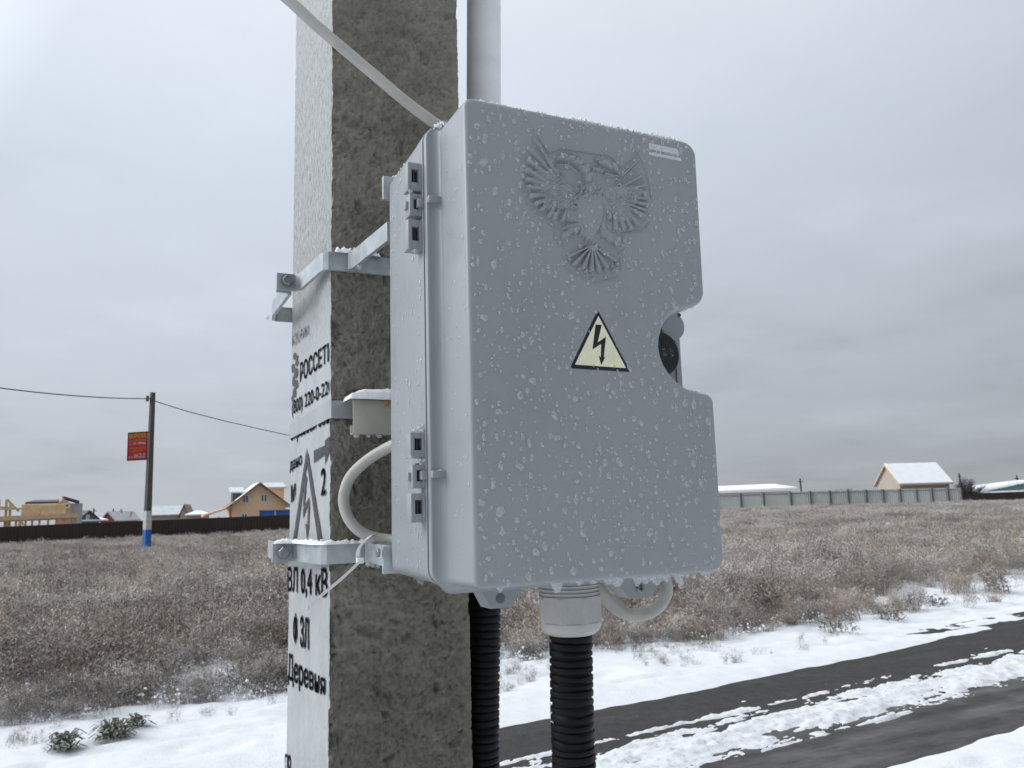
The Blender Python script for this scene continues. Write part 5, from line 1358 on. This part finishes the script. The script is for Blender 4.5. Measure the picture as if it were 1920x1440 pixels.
# ---- buildings: local frame x right, y away, z up, origin on the ground
def bld(name, px, D, label, cat, turn=0.0):
    g = ground_at(px, D); t = thing(name, tuple(g), label, cat, None, frame_at(px)+turn); t['_g'] = 0; del t['_g']
    return t, g[2]
def H(py, px, D, gz): return zpix(px, py, D)-gz
def pw(px0, px1, D): return (px1-px0)*D/F
def gable_roof(mb, x0, x1, y0, y1, ze, zr, over=0.3, th=0.12, ridge_along='y'):
    """two slabs; ridge along y (gable faces the viewer) or along x"""
    if ridge_along == 'y':
        xm = (x0+x1)/2; sl = (zr-ze)/(xm-x0)
        for s_ in (-1, 1):
            xe = xm+s_*((x1-x0)/2+over); z_ = zr-sl*abs(xe-xm)
            V = [(xm, y0-over, zr), (xe, y0-over, z_), (xe, y1+over, z_), (xm, y1+over, zr)]
            V += [(a, b_, c_+th) for a, b_, c_ in V]; mb.add(V, [(3, 2, 1, 0), (4, 5, 6, 7), (0, 1, 5, 4), (1, 2, 6, 5), (2, 3, 7, 6)])
    else:
        ym = (y0+y1)/2; sl = (zr-ze)/(ym-y0)
        for s_ in (-1, 1):
            ye = ym+s_*((y1-y0)/2+over); z_ = zr-sl*abs(ye-ym)
            V = [(x0-over, ym, zr), (x0-over, ye, z_), (x1+over, ye, z_), (x1+over, ym, zr)]
            V += [(a, b_, c_+th) for a, b_, c_ in V]; mb.add(V, [(3, 2, 1, 0), (4, 5, 6, 7), (0, 1, 5, 4), (1, 2, 6, 5), (2, 3, 7, 6)])
def walls(mb, x0, x1, y0, y1, ze, zr, ridge_along='y'):
    mb.box((x0, y0, -0.3), (x1, y1, ze))
    if ridge_along == 'y':
        xm = (x0+x1)/2; mb.prism([(x0, ze), (x1, ze), (xm, zr)], lambda x, z: (x, y0, z), lambda x, z: (x, y1, z))
    else:
        ym = (y0+y1)/2; mb.prism([(y0, ze), (y1, ze), (ym, zr)], lambda y, z: (x0, y, z), lambda y, z: (x1, y, z))
def window(parent, x, z, w_, h_, y, panes=2):
    mb = MB(); t_ = 0.12
    mb.box((x, y-.06, z), (x+w_, y+.02, z+t_)); mb.box((x, y-.06, z+h_-t_), (x+w_, y+.02, z+h_))
    for k in range(panes+1):
        xx = x+(w_-t_)*k/panes; mb.box((xx, y-.06, z+t_), (xx+t_, y+.02, z+h_-t_))
    f = mb.build('window', MF['white'], parent, None, True)
    mb = MB(); mb.box((x+.02, y-.02, z+.02), (x+w_-.02, y+.01, z+h_-.02)); mb.build('pane', MF['pane'], f, None, True)

# orange house
D = 105; t, gz = bld('orange_house', 486, D, 'orange gabled house with two upper windows behind the dark fence', 'house', 0.10)
X = lambda px: pw(486, px, D); Z_ = lambda py: H(py, 486, D, gz)
zr, ze = Z_(907), Z_(944); x0, x1 = X(441), X(531)
mb = MB(); walls(mb, x0, x1, 0, 9, ze, zr-0.1); mb.build('wall', MF['orange'], t, None, True)
mb = MB(); gable_roof(mb, x0, x1, 0, 9, ze, zr, 0.7, 0.14); rf = mb.build('roof', MF['trim'], t, None, True)
mb = MB(); gable_roof(mb, x0, x1, 0.5, 9, ze, zr+0.15, 0.6, 0.12); mb.build('roof_snow', MF['snow'], rf, None, True)
window(t, X(457), Z_(943), pw(0, 11.5, D), pw(0, 14.5, D), 0); window(t, X(488), Z_(942), pw(0, 11.5, D), pw(0, 14.5, D), 0)
window(t, X(456), Z_(970), pw(0, 11, D), pw(0, 8, D), 0)
for (xa, xb, za, zb_, ya, yb) in ((X(506), X(533), Z_(927), Z_(913), 2.6, 6.5), (X(444), X(460), Z_(929), Z_(921), 3.0, 6.0)):
    mb = MB(); mb.box((xa, ya, za-.6), (xb, yb, zb_)); dm = mb.build('dormer', MF['roofdark'] if xb < X(480) else MF['orange'], t, None, True)
    mb = MB(); V = [(xa-.3, ya-.4, zb_-.1), (xb+.3, ya-.4, zb_-.1), (xb+.3, yb, zb_+.6), (xa-.3, yb, zb_+.6)]; V += [(a, b_, c_+.16) for a, b_, c_ in V]; mb.add(V, [(0, 1, 2, 3), (7, 6, 5, 4), (0, 4, 5, 1), (1, 5, 6, 2), (2, 6, 7, 3), (3, 7, 4, 0)]); dr = mb.build('dormer_roof', MF['dust'], dm, None, True)
mb = MB(); mb.box((X(521), 3.5, Z_(920)), (X(525), 4.0, Z_(909))); mb.build('chimney', MF['trim'], rf, None, True)
mb = MB(); V = [(X(394), 0.5, Z_(966)), (x0-.02, 0.5, Z_(951)), (x0-.02, 6, Z_(951)), (X(394), 6, Z_(966))]; V += [(a, b_, c_+.25) for a, b_, c_ in V]
mb.add(V, [(3, 2, 1, 0), (4, 5, 6, 7), (0, 1, 5, 4), (1, 2, 6, 5), (2, 3, 7, 6), (3, 0, 4, 7)]); lt = mb.build('porch_roof', MF['orange'], t, None, True)
mb = MB()
for px in (398, 418, 436): mb.box((X(px), .7, -.2), (X(px)+.2, .9, Z_(966)))
mb.build('porch_post', MF['orange'], lt, None, True)
# blue tarpaulin fence by the house
t2, gz = bld('blue_shed', 515, 97, 'blue sheet-walled shed at the corner of the orange house', 'shed')
D2 = 97; mb = MB(); w0 = pw(515, 489, D2); w1 = pw(515, 545, D2); hh = H(957, 515, D2, gz)
mb.box((w0, 0, -.2), (w1, 2.4, hh)); b1 = mb.build('wall', MF['blue'], t2, None, True)
mb = MB(); mb.box((w0+(w1-w0)*.46, -.06, -.2), (w0+(w1-w0)*.50, 0.0, hh)); mb.build('wall_strip', MF['whitepaint'], t2, None, True)
mb = MB(); mb.box((w0-.1, -.15, hh), (w1+.1, 2.5, hh+.12)); mb.build('roof', MF['beige'], t2, None, True)

# long grey-roofed house, white-roofed gazebo
D = 125; t, gz = bld('long_house', 318, D, 'beige long house with snow-dusted roof and small gable beside the sign pole', 'house', -0.15)
X = lambda px: pw(318, px, D); Z_ = lambda py: H(py, 318, D, gz)
mb = MB(); walls(mb, X(288), X(340), 0, 6, Z_(965), Z_(951), 'x'); mb.build('wall', MF['beige'], t, None, True)
mb = MB(); gable_roof(mb, X(288), X(340), 0, 6, Z_(965), Z_(951)+.1, .3, .15, 'x'); mb.build('roof', simple('snow_dusted_roof', (0.52, 0.55, 0.58), 0.7, 0, .15, 1), t, None, True)
mb = MB(); walls(mb, X(337), X(349), -1.2, 5, Z_(963), Z_(949)); mb.build('gable', MF['beige'], t, None, True)
mb = MB(); gable_roof(mb, X(337), X(349), -1.2, 5, Z_(963), Z_(949)+.1, .25, .12); mb.build('gable_roof', MF['trim'], t, None, True)
D = 112; t, gz = bld('gazebo', 372, D, 'low gazebo with snow-white hipped roof between two houses', 'gazebo')
X = lambda px: pw(372, px, D); Z_ = lambda py: H(py, 372, D, gz)
mb = MB(); xa, xb = X(350), X(393); ze, zr = Z_(964), Z_(957)
mb.add([(xa, 0, ze), (xb, 0, ze), (xb, 4, ze), (xa, 4, ze), ((xa+xb)/2-.3, 2, zr), ((xa+xb)/2+.3, 2, zr), (xa, 0, ze-.15), (xb, 0, ze-.15), (xb, 4, ze-.15), (xa, 4, ze-.15)], [(0, 1, 5, 4), (1, 2, 5), (2, 3, 4, 5), (3, 0, 4), (6, 7, 1, 0), (7, 8, 2, 1), (8, 9, 3, 2), (9, 6, 0, 3), (9, 8, 7, 6)])
mb.build('roof', MF['snow'], t, None, True)
mb = MB(); mb.box((xa+.25, .3, -.2), (xb-.25, 3.7, ze-.15)); mb.build('wall', MF['beige'], t, None, True)
# small grey and red houses
D = 140; t, gz = bld('grey_house', 168, D, 'small grey gabled house with snowy side roof behind the dark fence', 'house', 0.3)
X = lambda px: pw(168, px, D); Z_ = lambda py: H(py, 168, D, gz)
mb = MB(); walls(mb, X(151), X(183), 0, 7, Z_(975), Z_(960)); mb.build('wall', MF['greywall'], t, None, True)
mb = MB(); gable_roof(mb, X(151), X(183), 0, 7, Z_(975), Z_(960)+.1, .4, .2); mb.build('roof', MF['roofdark'], t, None, True)
window(t, X(163), Z_(974), pw(0, 5, D), pw(0, 8, D), 0)
mb = MB(); V = [(X(146), -.5, Z_(977)), (X(196), -.5, Z_(977)), (X(196), 3, Z_(973)), (X(146), 3, Z_(973))]; V += [(a, b_, c_+.2) for a, b_, c_ in V]; mb.add(V, [(3, 2, 1, 0), (4, 5, 6, 7), (0, 1, 5, 4), (1, 2, 6, 5), (2, 3, 7, 6), (3, 0, 4, 7)]); mb.build('snowy_side_roof', MF['snow'], t, None, True)
D = 150; t, gz = bld('red_house', 206, D, 'small house with red gable and snow on its roof', 'house', -0.45)
X = lambda px: pw(206, px, D); Z_ = lambda py: H(py, 206, D, gz)
mb = MB(); walls(mb, X(193), X(214), 0, 9, Z_(974), Z_(962)); mb.build('wall', MF['redwall'], t, None, True)
mb = MB(); gable_roof(mb, X(193), X(214), 0, 9, Z_(974), Z_(962)+.1, .3, .2); mb.build('roof', simple('thin_snow_roof', (0.50, 0.50, 0.53), 0.7, 0, .15, 1), t, None, True)
mb = MB(); mb.box((X(204), 4, Z_(966)), (X(206), 4.5, Z_(955))); mb.box((X(212), 6, Z_(968)), (X(214), 6.5, Z_(960))); mb.build('chimney', MF['brick'], t, None, True)

# timber house being built, and the brick house behind it
D = 84; t, gz = bld('timber_frame', 70, D, 'unfinished pine-boarded timber house with bare posts and bracing', 'unfinished house', 0.0)
X = lambda px: pw(70, px, D); Z_ = lambda py: H(py, 70, D, gz)
mb = MB(); mb.box((X(48), 1, Z_(970)), (X(110), 6, Z_(945))); mb.build('boarded_wall', MF['osb'], t, None, True)
mb = MB(); mb.box((X(76), 0.4, Z_(968)), (X(110), .95, Z_(949))); mb.build('boarded_wall', MF['osb'], t, None, True)
def beam(parent, p0, p1, th, nm='beam', mat='timber'):
    a = Vector(p0); b_ = Vector(p1); mb = MB(); mb.tube([a, b_], th*0.7, 4); return mb.build(nm, MF[mat], parent, None, True)
for px, pt in ((17.5, 936), (27.5, 935), (33, 942), (12, 953)): beam(t, (X(px), .6, -.2), (X(px), .6, Z_(pt)), .22, 'post')
for px in (2, 10, 31, 42, 47, 55, 64, 74, 86, 98, 108, 124): beam(t, (X(px), .4, -.2), (X(px), .4, Z_(969)), .18, 'post')
beam(t, (X(28), .6, Z_(935)), (X(45), .6, Z_(958)), .16, 'brace'); beam(t, (X(18), .6, Z_(949)), (X(45), .6, Z_(953)), .14, 'brace')
beam(t, (X(-20), .35, Z_(953)), (X(48), .35, Z_(953)), .16); beam(t, (X(8), .3, Z_(971)), (X(128), .3, Z_(968)), .40); beam(t, (X(8), .3, Z_(975)), (X(128), .3, Z_(973)), .2)
beam(t, (X(46), .25, Z_(984)), (X(49), .25, Z_(972)), .2, 'brace'); beam(t, (X(52), .25, Z_(984)), (X(47), .25, Z_(972)), .2, 'brace')
D = 92; t, gz = bld('brick_house', 118, D, 'pale red brick house with dark roof behind the timber frame, grey film on one side', 'house', 0.0)
X = lambda px: pw(118, px, D); Z_ = lambda py: H(py, 118, D, gz)
mb = MB(); walls(mb, X(108), X(130), 0, 7, Z_(945), Z_(935)); mb.build('wall', MF['brick'], t, None, True)
mb = MB(); mb.box((X(116), 1, Z_(938)), (X(118.5), 1.6, Z_(930))); mb.build('chimney', MF['brick'], t, None, True)
mb = MB(); V = [(X(64), 2, Z_(943)), (X(110), 2, Z_(943)), (X(112), 5, Z_(938)), (X(76), 5, Z_(938))]; V += [(a, b_, c_+.2) for a, b_, c_ in V]; mb.add(V, [(3, 2, 1, 0), (4, 5, 6, 7), (0, 1, 5, 4), (1, 2, 6, 5), (2, 3, 7, 6), (3, 0, 4, 7)]); mb.build('roof', MF['roofdark'], t, None, True)
mb = MB(); V = [(X(118), .2, Z_(934)), (X(141), .2, Z_(943)), (X(141), 6, Z_(943)), (X(118), 6, Z_(934))]; V += [(a, b_, c_+.2) for a, b_, c_ in V]; mb.add(V, [(3, 2, 1, 0), (4, 5, 6, 7), (0, 1, 5, 4), (1, 2, 6, 5), (2, 3, 7, 6), (3, 0, 4, 7)]); mb.build('roof', MF['roofdark'], t, None, True)
mb = MB(); mb.box((X(130), .4, -.2), (X(146), 6, Z_(944))); mb.build('film_wall', MF['film'], t, None, True)
for px in (122.5,): window(t, X(px)-.3, Z_(953), .6, .5, 0, 1)

# right: white-roofed house, long white roof, green-gabled low building
D = 118; t, gz = bld('white_roofed_house', 1715, D, 'beige house with steep snow-white roof behind the pale panel fence', 'house', 0.0)
X = lambda px: pw(1715, px, D); Z_ = lambda py: H(py, 1715, D, gz)
# gable end on the left, long roof side towards the viewer (turned)
rt = 0.62
t.rotation_euler = (0, 0, frame_at(1715)+rt)
c_, s_ = math.cos(rt), math.sin(rt)
Lh = pw(1697, 1783, D)/abs(c_)*0.86; Wg = pw(1645, 1697, D)/abs(s_)*0.70
xa = pw(1715, 1697, D)/c_; 
hz_e, hz_r = Z_(905), Z_(871)
mb = MB(); walls(mb, xa, xa+Lh, 0, Wg, hz_e, hz_r, 'x'); mb.build('wall', MF['beige'], t, None, True)
mb = MB(); gable_roof(mb, xa, xa+Lh, 0, Wg, hz_e, hz_r, .35, .2, 'x'); rf = mb.build('roof', MF['timber'], t, None, True)
mb = MB(); gable_roof(mb, xa+.15, xa+Lh-.1, 0, Wg, hz_e+.22, hz_r+.22, .4, .14, 'x'); mb.build('roof_snow', MF['snow'], rf, None, True)
D = 128; t, gz = bld('low_barn', 1420, D, 'long low building with flat snow-covered roof behind the pale fence', 'barn', 0.0)
X = lambda px: pw(1420, px, D); Z_ = lambda py: H(py, 1420, D, gz)
mb = MB(); mb.box((X(1240), 0, -.2), (X(1478), 9, Z_(923))); mb.build('wall', MF['beige'], t, None, True)
mb = MB(); V = [(X(1230), -.6, Z_(922.5)), (X(1489), -.6, Z_(919)), (X(1452), 7, Z_(909.5)), (X(1230), 7, Z_(911))]; V += [(a, b_, c_+.25) for a, b_, c_ in V]; mb.add(V, [(3, 2, 1, 0), (4, 5, 6, 7), (0, 1, 5, 4), (1, 2, 6, 5), (2, 3, 7, 6), (3, 0, 4, 7)]); mb.build('roof', MF['snow'], t, None, True)
D = 112; t, gz = bld('green_gabled_barn', 1880, D, 'low barn with dark green gable and snowy roof at the right edge', 'barn', 0.0)
X = lambda px: pw(1880, px, D); Z_ = lambda py: H(py, 1880, D, gz)
mb = MB(); mb.prism([(X(1862), Z_(920)), (X(1990), Z_(918)), (X(1990), Z_(890)), (X(1926), Z_(905))], lambda x, z: (x, 0, z), lambda x, z: (x, 6, z)); mb.build('gable', MF['greentin'], t, None, True)
mb = MB(); V = [(X(1808), -.2, Z_(918.5)), (X(1865), -.3, Z_(916.5)), (X(1926), -.1, Z_(904.5)), (X(1900), 6, Z_(904)), (X(1850), 6, Z_(910))]; V2 = [(a, b_, c_+.22) for a, b_, c_ in V]; n_ = 5
mb.add(V+V2, [tuple(range(4, -1, -1)), tuple(range(5, 10))]+[(i_, (i_+1) % 5, 5+(i_+1) % 5, 5+i_) for i_ in range(5)]); mb.build('roof', MF['snow'], t, None, True)
mb = MB(); mb.box((X(1812), .3, -.2), (X(1990), 6, Z_(921))); mb.build('wall', MF['greywall'], t, None, True)
mb = MB(); mb.box((X(1830), -1.4, Z_(925)), (X(1990), .0, Z_(920.5))); mb.build('canopy', MF['snow'], t, None, True)

# bare bush, thin far poles
def bare_bush(px, D, w_px, h_py, label, seed, name='bare_bush'):
    q = random.Random(seed); g = ground_at(px, D); t = thing(name, tuple(g), label, 'bush')
    W_ = pw(0, w_px, D)/2; Hh_ = zpix(px, h_py, D)-g[2]; mb = MB(); tw = MB()
    for k in range(22):
        a = q.uniform(0, 6.28); r = W_*math.sqrt(q.random()); b0 = (g[0]+q.gauss(0, .25), g[1]+q.gauss(0, .25), g[2]-.1); h = Hh_*q.uniform(.6, .95)*(1-.35*(r/W_)**2)
        p = [(b0[0]+r*math.cos(a)*f**1.3, b0[1]+r*math.sin(a)*f**1.3, g[2]+h*f) for f in np.linspace(0, 1, 5)]
        mb.tube(p, [.05, .04, .03, .022, .015], 5)
        for m_ in range(120):
            f = q.uniform(.3, 1); c0 = (b0[0]+r*math.cos(a)*f**1.3, b0[1]+r*math.sin(a)*f**1.3, g[2]+h*f)
            l = q.uniform(.25, .75); b1 = q.uniform(0, 6.28)
            e = (c0[0]+l*math.cos(b1), c0[1]+l*math.sin(b1), c0[2]+l*q.uniform(-.1, .9))
            ribbon(tw, [c0, tuple((c0[i_]+e[i_])/2+q.gauss(0, .04) for i_ in range(3)), e], .055, .03, q.uniform(0, 3.14))
    mb.build('stems', MF['twig'], t); tw.build('twigs', MF['twig'], t)
bare_bush(1812, 110, 48, 889, 'rounded leafless bush between the white-roofed house and green barn', 4)
bare_bush(1588, 160, 50, 908, 'low hazy leafless bush behind the pale fence, left of white-roofed house', 6)
for px, pb, pt, D, lb in ((1505, 925, 897, 125, 'thin distant pole rising above the low white barn roof end'), (1806, 920, 887, 140, 'thin distant pole standing in the leafless bush'), (1914, 918, 891, 140, 'thin distant pole at the right edge over the green barn'),
                          (176, 975, 953, 150, 'thin distant pole beside the small grey house'), (212.5, 975, 954, 160, 'thin distant pole just behind the red gabled house'), (347, 968, 947, 150, 'thin distant pole behind the beige long house')):
    g = ground_at(px, D); zt = zpix(px, pt, D); t = thing('utility_pole', tuple(g), lb, 'pole', 'thin far utility poles')
    mb = MB(); mb.tube([(g[0], g[1], g[2]-.2), (g[0], g[1], zt)], [.16, .11], 8); mb.build('shaft', MF['oldwood'], t)
    mb = MB(); mb.box((g[0]-.45, g[1]-.05, zt-.5), (g[0]+.45, g[1]+.05, zt-.4)); mb.build('crossarm', MF['oldwood'], t)

# ---- plants one can tell apart at the edge of the field
def plant(px, py, kind, n, rad, hgt, wd, mat, name, label, seed, group=None):
    r = ray(px, py); s_ = 1.57/(-r[2]); x, y = r[0]*s_, r[1]*s_
    for _ in range(4):
        z = float(zg(x, y))+float(verge(np.array([x]), np.array([y]))[0]); s_ = z/r[2]; x, y = r[0]*s_, r[1]*s_
    q = random.Random(seed); mb = tuft(q, kind, n, rad, hgt, wd)
    t = thing(name, (x, y, z-0.01), label, 'plant', group)
    mb.build('stems', mat, t, None, True)
    if kind == 'leaf':
        lf = MB()
        for _ in range(n*3):
            a = q.uniform(0, 6.28); r_2 = rad*1.4*math.sqrt(q.random()); h = q.uniform(.0, hgt*.8); s1 = q.uniform(.03, .07)
            p = (r_2*math.cos(a), r_2*math.sin(a), h); ribbon(lf, [p, (p[0]+s1*.6*math.cos(a), p[1]+s1*.6*math.sin(a), p[2]+s1*.5), (p[0]+s1*1.3*math.cos(a), p[1]+s1*1.3*math.sin(a), p[2]+s1*.1)], s1*.5, s1*.2, a+1.57)
        lf.build('leaves', mat, t, None, True)
G_ = 'green weeds in the snow'
plant(122, 1405, 'leaf', 26, .05, .13, .005, VM[3], 'green_weed', 'green weed standing alone in the snow, leftmost of the three', 1, G_)
plant(215, 1383, 'leaf', 34, .075, .13, .005, VM[3], 'green_weed', 'widest low green weed spreading over the snow bank', 2, G_)
plant(258, 1362, 'leaf', 14, .035, .10, .005, VM[3], 'green_weed', 'smallest green weed, sparse, on the crest of the snow bank', 3, G_)
G_ = 'tan grass clumps by the road'
for k, (px, py, n, rd, hg, lb) in enumerate(((1300, 1196, 130, .22, .42, 'pale tan grass clump directly under the cable loop by the road'), (1585, 1160, 90, .2, .34, 'low tan grass clump mixed with green by the road snow'), (1640, 1118, 150, .26, .48, 'broad pale tan grass clump at the roadside, mid right'), (1800, 1112, 140, .28, .46, 'tall pale tan grass clump near the right edge'), (1040, 1210, 120, .2, .45, 'tan grass clump seen between the two black conduits'), (985, 1225, 100, .16, .40, 'reddish tan grass clump beside the right-hand pole edge'))):
    plant(px, py, 'grass', n, rd, hg, .006, VM[1], 'grass_clump', lb, 20+k, G_)
G_ = 'dark weeds by the road'
for k, (px, py, n, rd, hg, lb) in enumerate(((1570, 1185, 24, .18, .22, 'dark green weed low on the road snow bank'), (1445, 1165, 40, .22, .62, 'tall dark brown weed clump right of the cable loop'), (1672, 1162, 18, .14, .20, 'small dark weed at the snow edge under the tan clump'), (1755, 1138, 16, .12, .18, 'tiny dark weed on the crest of the road snow'), (1872, 1110, 34, .2, .50, 'dark brown weed clump at the right edge of the snow'), (1568, 1085, 34, .22, .75, 'tall nearly black weed standing up out of the pale grass'))):
    plant(px, py, 'leaf', n, rd, hg, .007, VM[2], 'dark_weed', lb, 40+k, G_)
